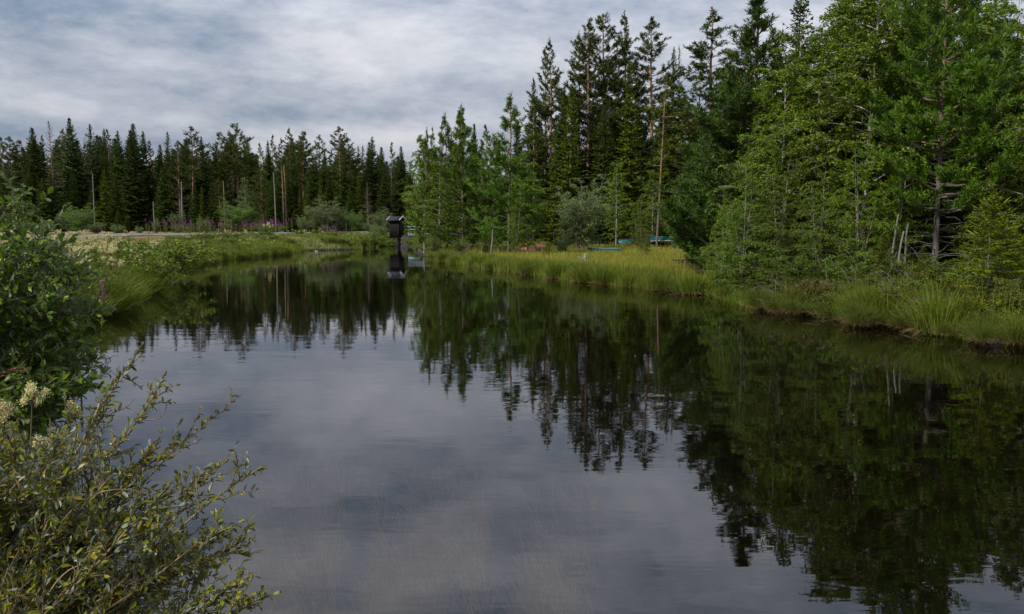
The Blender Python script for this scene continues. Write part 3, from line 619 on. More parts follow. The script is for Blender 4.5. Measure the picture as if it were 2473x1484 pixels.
# ------------------------------------------------------------------ right wood
RT = [
 # middle distance group left of the tall pines
 (B3, 1022, 322, 56, .85, None, 'light green birch nearest the hut, hanging over the bank'), (B3, 1035, 350, 58, 1.1, None, 'birch filling between the hut birch and the slender pines'),
 (Y3, 1022, 308, 54, .55, None, 'slim young conifer with orange trunk standing in the light birch'),
 (P4, 1046, 306, 78, .6, None, 'grey pine crown seen between the young pines, left one'), (P4, 1063, 291, 80, .6, None, 'grey pine crown seen between the young pines, right one'),
 (Y3, 1077, 274, 55, 1.05, None, 'pointed young pine, first of the three slender leaders'), (Y3, 1102, 259, 58, 1.0, None, 'pointed young pine, middle of the three slender leaders'),
 (Y3, 1120, 254, 57, 1.0, None, 'tallest of the three slender young pines'), (Y3, 1117, 335, 50, 1.25, None, 'pale young pine in front of the three slender leaders'),
 (S1, 1143, 298, 76, .8, None, 'dark spruce tip right of the slender young pines'), (S2, 1090, 330, 72, 1.0, None, 'dark spruce behind the slender young pines'),
 (B3, 1060, 385, 52, 1.2, None, 'birch foliage filling below the grey pine crowns'), (Y3, 1165, 340, 50, 1.15, None, 'young pine filling between leaders and the round-topped pine'),
 (Y3, 1228, 226, 46, 1.35, None, 'round-topped young pine with upswept limbs and sky behind it'), (Y3, 1200, 330, 52, 1.3, None, 'lower pine on the left of the round-topped one'),
 (B3, 1275, 388, 45, 1.1, None, 'fresh green birch with white trunk at the left end of the meadow'), (B2, 1248, 440, 44, .8, None, 'small birch left of the white birch trunk'),
 # tall pines
 (P4, 1317, 117, 80, .95, None, 'tall dark-trunked pine, left tip of the first pair'), (P3, 1338, 93, 79, .9, None, 'tall pine, right and taller tip of the first pair'),
 (S3, 1296, 190, 82, .9, None, 'loose conifer on the left flank of the first tall pair'),
 (P3, 1401, 78, 82, .9, None, 'tall bushy pine left of the second pair'), (P1, 1424, 48, 80, 1.1, None, 'tall pine with straight brown trunk over the grey willow'),
 (P2, 1467, 33, 81, 1.15, None, 'tall pine with orange trunk and upswept twiggy crown'), (P3, 1518, 28, 82, .9, None, 'highest of the tall middle pines'),
 (P1, 1578, 44, 80, 1.2, None, 'tall pine with open layered crown left of the thin spruce tips'), (S3, 1623, 115, 81, .7, None, 'narrow dark spruce right of the tall pines'),
 (SD, 1646, 111, 83, .5, {'dying_needles': M['spruce']}, 'sparse thin conifer with few twigs against the sky'), (P3, 1729, 20, 68, 1.6, None, 'broad round-crowned pine with thick orange upper trunk'),
 (SM, 1521, 151, 70, 1.1, None, 'hanging mossy spruce in front of the tall pines'), (SM, 1378, 205, 68, 1.1, None, 'yellow-green mossy spruce below the second tall pine'),
 (S2, 1458, 256, 66, 1.0, None, 'dark dead-looking spruce between the two mossy ones'), (SM, 1340, 330, 66, 1.2, None, 'mossy spruce at the left of the grey willow'),
 (PS, 1593, 176, 60, .95, {'pine_needles': M['moss']}, 'thin pine with long bare orange trunk standing at the meadow edge'),
 (Y3, 1668, 350, 62, 1.1, None, 'bushy green pine behind the bare-trunked pine'), (P3, 1685, 170, 66, 1.5, None, 'pine filling left of the broad round-crowned pine'),
 (W1, 1402, 420, 56, 1.15, None, 'grey-green rounded willow tree behind the meadow'), (B3, 1490, 390, 62, .9, None, 'birch between the grey willow and the meadow saplings'),
 (B3, 1578, 408, 62, .9, None, 'small birch with white trunk beside the bare-trunked pine'), (B2, 1540, 470, 60, .9, None, 'leafy birch brush behind the teal boat'),
 (B3, 1640, 430, 60, .9, None, 'birch right of the bare-trunked pine'), (S1, 1450, 400, 66, 1.2, None, 'dark spruce right behind the grey willow'),
 # near wood on the right
 (Y1, 1828, 0, 23, 1.55, None, 'tall dark bluish young pine with candle-like shoots'), (Y1, 1765, 170, 24, 1.3, None, 'lower bluish pine on the left shoulder of the candle-topped one'), (Y1, 1715, 320, 26, 1.15, None, 'bluish pine with rounded lower flank over the meadow end'),
 (SN, 1937, -14, 23, .95, None, 'spruce with open cross-shaped top rising from the birches'), (B1, 1935, 80, 21, 1.1, None, 'birch wrapped round the cross-topped spruce'),
 (B1, 1985, 200, 20, 1.2, None, 'birch right of the cross-topped spruce'), (B1, 2108, -60, 19, 1.2, None, 'large airy birch reaching above the picture'),
 (B1, 2055, 20, 20.5, 1.1, None, 'slanting birch on the left of the large airy one'), (B1, 2180, -20, 19.5, 1.15, None, 'birch between the large airy one and the big pine'),
 (Y2, 2296, -115, 17.5, 1.0, None, 'big near pine with dark scaly trunk and dead lower branches'), (B1, 2440, 55, 19, 1.1, None, 'birch in the right corner of the wood'),
 (B1, 2400, 20, 21, 1.1, None, 'thin birch leaning out behind the big near pine'), (SN, 2210, 90, 25, 1.0, None, 'shaded spruce behind the big near pine'), (SN, 2365, 150, 23, 1.0, None, 'shaded spruce right of the big near pine'),
 (SN, 1850, 300, 22, 1.0, None, 'dark green spruce below the candle-topped pine'), (SN, 2010, 290, 24, 1.1, None, 'gloomy spruce with dead grey twigs among the birches'), (SN, 2450, 230, 21, 1.1, None, 'spruce at the right edge of the picture'),
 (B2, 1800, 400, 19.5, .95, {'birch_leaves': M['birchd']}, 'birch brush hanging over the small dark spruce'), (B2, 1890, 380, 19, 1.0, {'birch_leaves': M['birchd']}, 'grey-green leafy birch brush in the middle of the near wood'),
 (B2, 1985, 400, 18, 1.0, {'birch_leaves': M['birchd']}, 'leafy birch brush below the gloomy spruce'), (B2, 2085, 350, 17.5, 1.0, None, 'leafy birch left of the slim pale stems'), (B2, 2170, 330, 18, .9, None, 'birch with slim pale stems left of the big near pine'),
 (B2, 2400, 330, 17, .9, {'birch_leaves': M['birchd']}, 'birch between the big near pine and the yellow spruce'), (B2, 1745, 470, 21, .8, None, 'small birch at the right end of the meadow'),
 (SN, 1800, 520, 20.5, 1.25, None, 'low dark spruce with wide skirts at the meadow end'), (SN, 1745, 560, 22, 1.4, {'spruce_needles': M['moss']}, 'small yellowish spruce beside the wide-skirted one'),
 (SN, 1900, 560, 18.5, 1.3, None, 'small shaded spruce behind the bank'), (SN, 2130, 560, 16.5, 1.3, {'spruce_needles': M['moss']}, 'small spruce under the birches near the water'), (SN, 2230, 590, 16.3, 1.3, {'spruce_needles': M['moss']}, 'knee-high spruce left of the big near trunk'),
 (SS, 2395, 474, 13.6, 1.05, None, 'yellow-green young spruce by the water at the right edge'), (SS, 2450, 560, 13.9, 1.0, None, 'second yellow-green young spruce at the right picture edge'),
 (SS, 2210, 640, 15.0, 1.2, None, 'tiny yellow-green spruce on the bank before the big trunk'), (SS, 1985, 680, 17.0, 1.3, None, 'tiny yellow-green spruce on the bank below the birch brush'), (SS, 1563, 572, 43, .8, None, 'little yellowish spruce standing in the meadow'),
 (SS, 1322, 585, 41, 1.6, None, 'low yellowish spruce before the white birch trunk'),
 (R1, 1554, 536, 42, 1.0, None, 'small leafy sapling with three dark stems in the meadow'), (W2, 1628, 580, 57, .8, None, 'low bush growing against the right end of the teal boat'), (W2, 1300, 592, 46, 1.0, None, 'low bush growing against the orange hull'), (R1, 1700, 560, 30, 1.0, None, 'thin sapling at the right side of the meadow'), (R1, 1500, 590, 47, .9, None, 'low sapling beside the teal boat'),
 (W2, 1010, 572, 84, 1.3, None, 'grey bush right of the concrete pier'), (W2, 1018, 578, 74, 1.2, None, 'bush on the bank between pier and birch foot'), (W2, 1030, 588, 62, 1.3, None, 'bush beside the white birch foot'), (W2, 1040, 596, 55, 1.2, None, 'low bush above the pale waterline stones'), (W2, 1003, 565, 92, 1.2, None, 'bush under the footbridge end'), (W2, 1050, 560, 50, 1.0, None, 'bush under the young pines by the water'), (W2, 1110, 570, 47, 1.2, None, 'bush at the foot of the young pines'), (W2, 1170, 575, 46, 1.2, None, 'bush with leaning dead branch beside it'), (W2, 1360, 560, 50, 1.0, None, 'bush at the left side of the meadow back edge'),
]
for pr, px, py, Y, wd, lb_ in [(B1, 1895, 150, 20.5, 1.15, 'birch left of the cross-topped spruce'), (B1, 2012, 60, 21, 1.15, 'tall birch just left of the slanting birch'), (B1, 2075, -70, 21.5, 1.2, 'airy birch behind the large airy one'), (B1, 2145, -100, 21, 1.2, 'birch top right of the large airy one'),
        (B1, 2235, -60, 21, 1.2, 'birch leaning against the left side of the big near pine'), (B1, 2365, -60, 21.5, 1.2, 'birch right behind the crown of the big near pine'), (B1, 2450, -20, 22, 1.2, 'hindmost birch in the right corner'), (B1, 1860, 220, 22, 1.1, 'birch over the low dark spruce'),
        (P3, 1652, 200, 70, 1.3, 'green pine filling between thin spruce tips and broad round-crowned pine'), (SM, 1620, 260, 68, 1.5, 'mossy spruce right of the bare orange trunk'), (P4, 1770, 120, 66, 1.6, 'pine between the round-crowned pine and the candle-topped one'), (S1, 1700, 270, 60, 1.1, 'dark spruce in the notch before the bluish pines'),
        (P4, 1180, 300, 72, 1.2, 'pine behind and left of the round-topped one'), (S2, 1255, 300, 74, 1.2, 'spruce behind and right of the round-topped pine'), (P4, 1290, 235, 78, 1.1, 'pine sloping down on the left of the first tall pair'), (S1, 1360, 250, 76, 1.1, 'dark spruce below the first tall pair'), (S1, 1440, 260, 78, 1.1, 'dark spruce below the second tall pair'), (S1, 1545, 250, 77, 1.1, 'dark spruce below the open layered pine'),
        (Y3, 1050, 350, 60, 1.2, 'young pine filling behind the hut birch'), (Y3, 1140, 330, 62, 1.2, 'young pine filling right of the three slender leaders')]:
    RT.append((pr, px, py, Y, wd, None, lb_))
def shore_Y(px): return np.interp(px, [p[0] for p in RB], [atZ(*p)[1] for p in RB])
for i, px in enumerate([1745, 1800, 1850, 1905, 1965, 2030, 2085, 2140, 2195, 2250, 2310, 2360, 2425, 2480]):
    nm = ['where the meadow ends', 'below the wide-skirted spruce', 'left of the pale stone', 'right of the pale stone', 'above the dark upright sedge', 'above the bluish sedge', 'left of the big sedge clump', 'behind the big sedge clump', 'right of the big sedge clump', 'over the undercut bank', 'above the long-bladed sedge', 'under the yellow-green spruce', 'beside the yellow-green spruce', 'at the picture edge'][i]
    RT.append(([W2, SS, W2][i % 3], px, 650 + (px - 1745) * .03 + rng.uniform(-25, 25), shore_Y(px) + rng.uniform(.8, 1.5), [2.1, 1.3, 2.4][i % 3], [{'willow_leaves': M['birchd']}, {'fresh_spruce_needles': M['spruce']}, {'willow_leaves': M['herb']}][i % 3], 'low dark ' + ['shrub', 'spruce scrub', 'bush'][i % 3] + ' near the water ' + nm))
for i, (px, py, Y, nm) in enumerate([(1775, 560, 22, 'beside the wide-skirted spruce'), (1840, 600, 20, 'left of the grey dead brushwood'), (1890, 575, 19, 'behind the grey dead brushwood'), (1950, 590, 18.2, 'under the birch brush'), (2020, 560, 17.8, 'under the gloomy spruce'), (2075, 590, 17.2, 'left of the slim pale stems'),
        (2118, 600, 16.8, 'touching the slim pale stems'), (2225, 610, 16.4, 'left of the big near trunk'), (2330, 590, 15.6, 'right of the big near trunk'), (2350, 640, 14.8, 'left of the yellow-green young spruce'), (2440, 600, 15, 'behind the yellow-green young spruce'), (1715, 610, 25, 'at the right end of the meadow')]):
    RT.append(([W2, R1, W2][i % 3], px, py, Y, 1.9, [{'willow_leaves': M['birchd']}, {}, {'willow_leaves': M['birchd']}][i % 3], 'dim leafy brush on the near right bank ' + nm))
for pr, px, py, Y, wd, mt, lb_ in RT:
    cat = {S1: 'spruce', S2: 'spruce', S3: 'spruce', SM: 'spruce', SN: 'spruce', SS: 'spruce', SD: 'conifer', B1: 'birch', B2: 'birch', B3: 'birch', R1: 'sapling', W1: 'bush', W2: 'bush'}.get(pr, 'pine')
    tl_ = (0, .035) if pr is PS else None
    mt = dict(mt or {})
    if pr in (B3, B2, B1) and Y > 40: pass
    if pr is W2 and px < 1200: mt['willow_leaves'] = M['herb']
    place(pr, px, py, Y, lb_, cat, None, wd, mt or None, tilt=tl_, rz=(0 if pr is PS else None))
# depth of the right wood
rsx = np.array([980, 1150, 1200, 1270, 1300, 1350, 1400, 1560, 1620, 1700, 1760, 1900, 2500]); rsy = np.array([400, 390, 400, 400, 290, 260, 270, 250, 260, 260, 200, 150, 100])
for i in range(84):
    px = rng.uniform(984, 1720); Y = rng.uniform(76, 100) if px > 1080 else rng.uniform(100, 118); py = np.interp(px, rsx, rsy) + rng.uniform(0, 110)
    place([S1, SM, S2, P4, S1][i % 5], px, py, Y, 'dark conifer filling the depth of the right wood behind the meadow', 'conifer', 'dark conifers in the depth of the right wood', rng.uniform(1.0, 1.4))
for i in range(44):
    px = rng.uniform(1740, 2560); Y = rng.uniform(25, 40); py = np.interp(px, rsx, rsy) + rng.uniform(-40, 180)
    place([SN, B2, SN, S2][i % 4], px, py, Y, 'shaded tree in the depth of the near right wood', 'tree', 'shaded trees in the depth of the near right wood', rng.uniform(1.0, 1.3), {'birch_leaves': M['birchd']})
for i, (px, Y) in enumerate([(2560, 16), (2640, 18), (2720, 15), (2620, 24), (2800, 20)]):
    place([B1, Y2, B2, S1, B1][i], px, [60, -60, 180, -100, 60][i], Y, 'tree of the near wood going on beyond the right edge', 'tree', 'near wood beyond the right edge')
for pr in PROTO:                                          # the sources themselves stand as hidden-depth trees
    Y = rng.uniform(150, 170) if pr['H'] > 4 else rng.uniform(118, 124); px = rng.uniform(100, 900)
    p = atY(px, 500, Y); pr.location = (p[0], Y, height_at(p[0], Y)); 
    if pr['H'] <= 4: pr.location = (*atY(px, 545, Y)[:2], height_at(p[0], Y))
    tag(pr, 'dark tree hidden in the depth of the far left forest', 'tree', 'dark conifers in the depth of the left forest')
    if pr['H'] < 10 and pr['H'] > 4: pr.scale = (1.3, 1.3, 1.3)

# distant forest that reads as one mass
mb = MB()
for i in range(420):
    a = rng.uniform(-62, 58); Y = rng.uniform(178, 230); x = Y * math.tan(rad(a)); z0 = height_at(x, Y)
    H = rng.uniform(10, 13.5) if a < 0 else rng.uniform(8, 13); n = 90; s = rng.random(n) ** .8; az = rng.random(n) * 6.28; r = 2.2 * (1 - s)
    P = np.stack([x + 0 * s, Y + 0 * s, z0 + .3 + s * H], -1); D = unit(np.stack([np.cos(az), np.sin(az), -.25 + .5 * s], -1))
    mb.poly(diamonds(P, D, r + .3, .9))
tag(link('distant_forest', mb.mesh('distant_forest', M['spruce'])), 'distant dark mass of conifers behind everything', 'forest', kind='stuff')

# dead grey twigs under the near wood
def dead_shrub(px, py, Y, H, n, label, spread=1.0, m='deadwood'):
    p = atY(px, py, Y); g = height_at(p[0], Y); root = link('dead_shrub', None, loc=(p[0], Y, g)); a, b = MB(), MB()
    for i in range(n):
        az = rng.random() * 6.28; P = poly_branch(np.array([rng.normal(0, .08), rng.normal(0, .08), 0.]), az, rng.uniform(.3, 1.4), H * rng.uniform(.6, 1.2), -.7, 7, .22)
        P[:, :2] *= spread; a.tube(P, np.linspace(.008, .003, 7), 4)
        for j in range(7):
            q, d = lerp_poly(P, [rng.uniform(.25, 1)]); S = poly_branch(q[0], az + rng.uniform(-1.6, 1.6), rng.uniform(-.4, .9), H * rng.uniform(.15, .4), -.4, 5, .3); b.tube(S, np.linspace(.005, .002, 5), 3)
    part('stems', a.mesh('stems', M[m], True), root); part('twigs', b.mesh('twigs', M[m], True), root); tag(root, label, 'dead shrub')
dead_shrub(1930, 640, 17.2, .95, 12, 'grey dead brushwood under the birch brush left of centre of the near wood')
dead_shrub(2000, 650, 16.8, .9, 10, 'grey dead brushwood under the gloomy spruce')
dead_shrub(2210, 670, 14.8, .9, 12, 'lichen-grey dead shrub left of the big near trunk', 1.3)
dead_shrub(2255, 600, 16.6, 1.3, 9, 'pale dead lower twigs spreading round the big near trunk', 1.4)
dead_shrub(2120, 640, 16.0, 1.0, 9, 'bare branching shrub beside the slim pale stems', 1.2)
dead_shrub(1655, 665, 25.5, .9, 4, 'leafless dark twiggy stem standing in the meadow edge', .5, 'twig')
dead_shrub(1430, 560, 52, 1.6, 8, 'bare grey twigs under the grey willow')
# slim pale stems
for i, (px, top, Y) in enumerate([(2153, 520, 17.0), (2168, 560, 16.6), (2185, 540, 17.4)]):
    pole('birch_tree', px, top, Y, .03, ['left', 'middle', 'right'][i] + ' one of three slim pale birch stems in the near wood', 'greybark', .1, 2, 'birch')
pole('birch_tree', 1186, 556, 43, .06, 'grey dead-topped stem with angled branch above the meadow tip', 'greybark', .05, 5, 'dead trunk')
# leaning dead branch
root = link('leaning_branch', None, loc=tuple(atZ(1090, 622, .25))); a = MB()
e = atY(1150, 588, root.location.y + .6) - np.array(root.location); P = np.linspace([0, 0, 0], e, 6) + rng.normal(0, .03, (6, 3)); a.tube(P, np.linspace(.04, .015, 6), 5)
part('bough', a.mesh('bough', M['deadwood'], True), root); a = MB()
for i in range(6):
    q, d = lerp_poly(P, [rng.uniform(.3, 1)]); a.tube(poly_branch(q[0], rng.random() * 6.28, .6, .35, -.3, 4, .2), np.linspace(.012, .004, 4), 3)
part('twigs', a.mesh('twigs', M['deadwood'], True), root); tag(root, 'pale dead branch leaning out of the bushes above the meadow tip', 'branch')

# ------------------------------------------------------------------ hut, piers, footbridge
HY = 95.5; hp = atY(958, 560, HY)
wood = plain_mat('black_tarred_boards', (.008, .0075, .007), (.020, .018, .017), 9, .92, 6, .4, .01, (3, 3, .4))
felt = plain_mat('roof_felt', (.018, .020, .026), (.032, .035, .042), 7, .9, 5, .3, .01)
barge = plain_mat('weathered_white_paint', (.42, .42, .44), (.58, .58, .6), 9, .6)
conc = plain_mat('old_concrete', (.026, .023, .020), (.062, .056, .05), 3.5, .9, 6, .6, .03, (1, 1, .6))
steel = plain_mat('blue_grey_painted_steel', (.17, .24, .29), (.26, .34, .39), 5, .5)
hut = link('gauge_hut', None, loc=(hp[0], HY, 0)); hut.rotation_euler.z = rad(-18)
W_, D_, zb, ze = .64, .62, .98, 3.02
def vboards(a, x0, x1, y, flip):                       # vertical boards with shadow gaps and cover strips
    n = 9; 
    for i in range(n):
        s0 = x0 + (x1 - x0) * i / n; s1 = x0 + (x1 - x0) * (i + 1) / n - .014; o_ = .004 * (i % 2)
        lo, hi = (s0, y - .03 - o_, zb + rng.uniform(-.02, .01)), (s1, y + o_, ze)
        if flip: lo, hi = (lo[1], lo[0], lo[2]), (hi[1], hi[0], hi[2])
        a.box(lo, hi)
for nm, args in (('front_wall', (-W_, W_, -D_, False)), ('back_wall', (-W_, W_, D_ + .03, False)), ('side_wall', (-D_ + .04, D_ - .04, W_ + .03, True)), ('side_wall', (-D_ + .04, D_ - .04, -W_, True))):
    a = MB(); vboards(a, *args); part(nm, a.mesh(nm, wood), hut)
a = MB(); a.box((-W_ + .04, -D_ + .02, zb + .03), (W_ - .04, D_ - .02, zb + .1)); part('floor_panel', a.mesh('floor_panel', wood), hut)
def roof_side(sg):
    a = MB(); e, r = .92, .0; z0, z1, tk = 3.03, 3.50, .05; xw = .80
    y0, y1 = sg * e, sg * -.0
    V = [[-xw, y0, z0], [xw, y0, z0], [xw, y1, z1], [-xw, y1, z1], [-xw, y0, z0 + tk], [xw, y0, z0 + tk], [xw, y1, z1 + tk], [-xw, y1, z1 + tk]]
    a.raw(V, [[0, 3, 2, 1], [4, 5, 6, 7], [0, 1, 5, 4], [1, 2, 6, 5], [2, 3, 7, 6], [3, 0, 4, 7]]); return a.mesh('roof', felt)
part('roof', roof_side(-1), hut); part('roof', roof_side(1), hut)
for nm, sg in (('gable_panel', -1), ('gable_panel', 1)):
    a = MB(); x = sg * (W_ + .01); V = [[x, -.6, 3.02], [x, .6, 3.02], [x, 0, 3.45]]; a.raw(V, [[0, 1, 2]]); V2 = [[x - sg * .03, p_[1], p_[2]] for p_ in V]; a.raw(V2, [[0, 2, 1]]); part(nm, a.mesh(nm, wood), hut)
for sx in (-1, 1):
    for sy in (-1, 1):
        a = MB(); x0, x1 = sorted((sx * .805, sx * .86)); V = [[x, y, z] for x in (x0, x1) for y, z in ((sy * .96, 2.95), (sy * .96, 3.10), (0, 3.60), (0, 3.45))]
        a.raw(V, [[0, 1, 2, 3], [7, 6, 5, 4], [0, 4, 5, 1], [1, 5, 6, 2], [2, 6, 7, 3], [3, 7, 4, 0]]); part('bargeboard', a.mesh('bargeboard', barge), hut)
a = MB(); a.box((-.86, -.98, 2.93), (.86, -.925, 3.05)); part('eaves_board', a.mesh('eaves_board', wood), hut)
tag(hut, 'small black boarded hut with pitched felt roof on a concrete block over the water', 'hut')
def taper(name, x0, x1, y0, y1, z0, z1, label, tp=.06, cap=True):
    c = ((x0 + x1) / 2, (y0 + y1) / 2); root = link(name, None, loc=(c[0], c[1], 0)); a = MB(); hx, hy = (x1 - x0) / 2, (y1 - y0) / 2
    rows = []
    for f in np.linspace(0, 1, 5):
        k_ = 1 + tp * (1 - f); rows.append([[sx * hx * k_ + rng.normal(0, .01), sy * hy * k_, z0 + (z1 - z0) * f] for sx, sy in ((-1, -1), (0, -1.02), (1, -1), (1, 1), (0, 1), (-1, 1))])
    V = np.array(rows).reshape(-1, 3); fs = [[r * 6 + i, r * 6 + (i + 1) % 6, (r + 1) * 6 + (i + 1) % 6, (r + 1) * 6 + i] for r in range(4) for i in range(6)] + [[24, 25, 28, 29], [25, 26, 27, 28]]
    a.raw(V, fs); part('block', a.mesh('block', conc), root)
    if cap: a = MB(); a.box((-hx - .03, -hy - .03, z1 + .003), (hx + .03, hy + .03, z1 + .09)); part('cap_slab', a.mesh('cap_slab', conc), root)
    tag(root, label, 'pier'); return root
taper('concrete_pier', hp[0] - .40, hp[0] + .38, HY - .35, HY + .4, -.6, .86, 'low concrete block carrying the black hut')
pa = atY(971.5, 560, 94.6)[0]; pc = atY(995, 560, 94.6)[0]
taper('concrete_pier', pa, pc, 94.3, 97, -.6, 1.16, 'stained concrete pier beside the hut carrying the footbridge', .1)
br = link('footbridge', None, loc=(pa + .3, 95.2, 0)); xL = 9.0
for y_ in (0, 1.2):
    a = MB(); a.box((.3, y_ - .04, 1.27), (xL, y_ + .04, 1.60)); a.box((.3, y_ - .10, 1.262), (xL, y_ + .10, 1.28)); a.box((.3, y_ - .10, 1.60), (xL, y_ + .10, 1.62)); part('girder', a.mesh('girder', steel), br)
a = MB()
dk = plain_mat('grey_deck_planks', (.10, .09, .08), (.2, .18, .16), 6, .85)
for i in range(30): a.box((.3 + i * .29, -.12, 1.625), (.3 + i * .29 + .27, 1.32, 1.665))
part('deck', a.mesh('deck', dk), br)
for y_ in (-.05, 1.25):
    for z_ in (1.97, 2.30):
        a = MB(); a.box((.0, y_ - .03, z_ - .035), (xL, y_ + .03, z_ + .035)); part('rail', a.mesh('rail', steel), br)
    for i in range(6):
        a = MB(); x_ = .35 + i * 1.7; a.box((x_ - .03, y_ - .025 + .06, 1.60), (x_ + .03, y_ + .025 + .06, 2.34)); part('post', a.mesh('post', steel), br)
tag(br, 'blue-grey steel footbridge with two-bar railings behind the birch right of the hut', 'footbridge')

# ------------------------------------------------------------------ boats
def boat(px, py, Y, L, Wd, Hh, rz, hull, inner, label, z=None, roll=0.0, upturned=True, cat='boat'):
    p = atY(px, py, Y); g = height_at(p[0], Y) if z is None else z
    root = link('rowing_boat', None, loc=(p[0], Y, g)); root.rotation_euler = (roll, 0, rz); n, m_ = 15, 11
    t = np.linspace(0, 1, n); half = np.sin(np.clip(t * 1.12, 0, 1) * math.pi) ** .55 * .5; half[0] = .02; half = np.where(t > .9, .5 * .62, half); half[-1] = .30
    half = np.interp(t, [0, .08, .25, .5, .8, 1], [.02, .2, .42, .5, .46, .38]); sheer = .10 + .35 * (1 - t) ** 3
    V = []
    for i in range(n):
        for j in range(m_):
            a_ = (j / (m_ - 1) - .5) * math.pi; y = math.sin(a_) * half[i] * Wd; dep = (abs(math.cos(a_)) ** .55) * Hh * np.interp(t[i], [0, .15, 1], [.25, .85, 1])
            V.append([(t[i] - .5) * L, y, (dep if upturned else Hh - dep) + (-1 if upturned else 1) * sheer[i] * Hh * .5 + (.15 if upturned else 0)])
    fs = [[i * m_ + j, (i + 1) * m_ + j, (i + 1) * m_ + j + 1, i * m_ + j + 1] for i in range(n - 1) for j in range(m_ - 1)]
    a = MB(); a.raw(V, fs); a.raw([V[(n - 1) * m_ + j] for j in range(m_)] , [[0, j, j + 1] for j in range(1, m_ - 1)]); part('hull', a.mesh('hull', hull, True), root)
    for j in (0, m_ - 1):
        a = MB(); P = np.array([V[i * m_ + j] for i in range(n)]); a.tube(P, np.full(n, .035), 6); part('gunwale', a.mesh('gunwale', inner, True), root)
    if upturned:
        a = MB(); P = np.array([V[i * m_ + m_ // 2] for i in range(n)]) + [0, 0, .02]; a.tube(P, np.full(n, .022), 5); part('keel', a.mesh('keel', inner, True), root)
    else:
        for f in (.35, .65, .88):
            i = int(f * (n - 1)); a = MB(); yy = half[i] * Wd * .93; x_ = (t[i] - .5) * L; a.box((x_ - .12, -yy, Hh * .72), (x_ + .12, yy, Hh * .76)); part('thwart', a.mesh('thwart', inner), root)
    tag(root, label, cat); return root
teal = plain_mat('teal_boat_paint', (.010, .07, .072), (.016, .105, .105), 4, .45); creamp = plain_mat('cream_boat_paint', (.42, .41, .33), (.55, .53, .43), 4, .5)
green_p = plain_mat('faded_green_boat_paint', (.03, .11, .085), (.055, .16, .125), 5, .5); orange_p = plain_mat('orange_boat_paint', (.20, .065, .03), (.30, .11, .055), 4, .5); red_p = plain_mat('red_boat_paint', (.16, .02, .025), (.24, .04, .035), 4, .5)
boat(1604, 584, 61.0, 2.7, 1.2, .5, rad(196), teal, creamp, 'teal boat with cream rim lying upturned behind the bare-trunked pine', .75, roll=.25)
boat(1508, 577, 66.0, 1.6, 1.0, .4, rad(20), teal, teal, 'small teal hull half hidden behind the sapling', .6)
boat(1456, 595, 50.0, 2.1, 1.0, .34, rad(-24), green_p, green_p, 'faded green boat sunk in tall grass at the back of the meadow', .30, upturned=False)
boat(1280, 597, 49.0, 2.3, .8, .34, rad(-8), orange_p, orange_p, 'orange hull behind the white birch trunk', .42)
boat(1405, 578, 58.0, 1.1, .7, .45, rad(60), red_p, red_p, 'small red hull under the grey willow', .55)
# pale stump
def stump(px, py, H, r, label):
    p = atZ(px, py, .34); root = link('tree_stump', None, loc=(p[0], p[1], p[2] - .1)); a = MB(); n = 9; ang = np.arange(n) * 6.28 / n
    rows = [np.stack([np.cos(ang) * r * k_, np.sin(ang) * r * k_, np.full(n, z) + (rng.uniform(-.09, .09, n) if z > H * .9 else 0)], -1) for z, k_ in ((0, 1.5), (.12, 1.1), (H * .6, 1), (H, .85))] + [np.tile([[0, 0, H * .8]], (n, 1))]
    V = np.concatenate(rows); fs = [[i * n + j, i * n + (j + 1) % n, (i + 1) * n + (j + 1) % n, (i + 1) * n + j] for i in range(4) for j in range(n)]; a.raw(V, fs)
    part('stem', a.mesh('stem', M['birchbark'], True), root); a = MB(); a.tube(poly_branch(np.array([0, 0, H * .5]), 2.6, .4, .5, -.4, 5, .2), np.linspace(.04, .01, 5), 5); part('broken_branch', a.mesh('broken_branch', M['greybark'], True), root)
    tag(root, label, 'stump')
stump(1413, 636, .5, .08, 'short pale birch stump on the left side of the meadow')

# ------------------------------------------------------------------ stones
stone_m = plain_mat('pale_lichen_stone', (.13, .123, .115), (.25, .24, .228), 9, .85, 6, .5, .02); stone_d = plain_mat('dark_wet_stone', (.05, .045, .04), (.13, .12, .105), 8, .7, 6, .6, .03)
def stone(p, sx, sy, sz, m, label=None, group=None):
    import bmesh
    b = bmesh.new(); bmesh.ops.create_icosphere(b, subdivisions=3, radius=1)
    ph = rng.random(6) * 6
    for v in b.verts:
        c = v.co; k_ = 1 + .13 * math.sin(c.x * 3 + ph[0]) * math.cos(c.y * 2.6 + ph[1]) + .08 * math.sin(c.z * 5 + ph[2] + c.x * 2) + .03 * math.sin(c.x * 9 + ph[3]) * math.sin(c.y * 8 + ph[4])
        v.co = Vector((c.x * sx * k_, c.y * sy * k_, c.z * sz * k_ * (1 if c.z > 0 else .8)))
    me = bpy.data.meshes.new('stone'); b.to_mesh(me); b.free(); me.materials.append(m)
    for f in me.polygons: f.use_smooth = True
    o = link('stone', me, loc=tuple(p)); o.rotation_euler.z = rng.random() * .6 - .3
    tag(o, label, 'stone', group)
stone(atZ(1874, 744, .03), .16, .13, .09, stone_m, 'pale rounded stone at the waterline below the near wood')
stone(atZ(1042, 623, .04), .34, .3, .2, stone_m, 'pale stone at the waterline left of the meadow tip')
stone(atZ(1062, 624, .05), .30, .25, .18, stone_m, 'lower pale stone right beside the one left of the meadow tip')
stone(atZ(1081, 626, .08), .42, .35, .36, stone_d, 'dark round stone at the meadow tip')
stone(atZ(765, 608, .02), .16, .15, .10, stone_m, 'grey stone at the far left waterline under the overhanging bushes')
stone(atZ(1620, 703, .0), .14, .12, .12, stone_d, 'dark stone under the overhanging brown tussock')
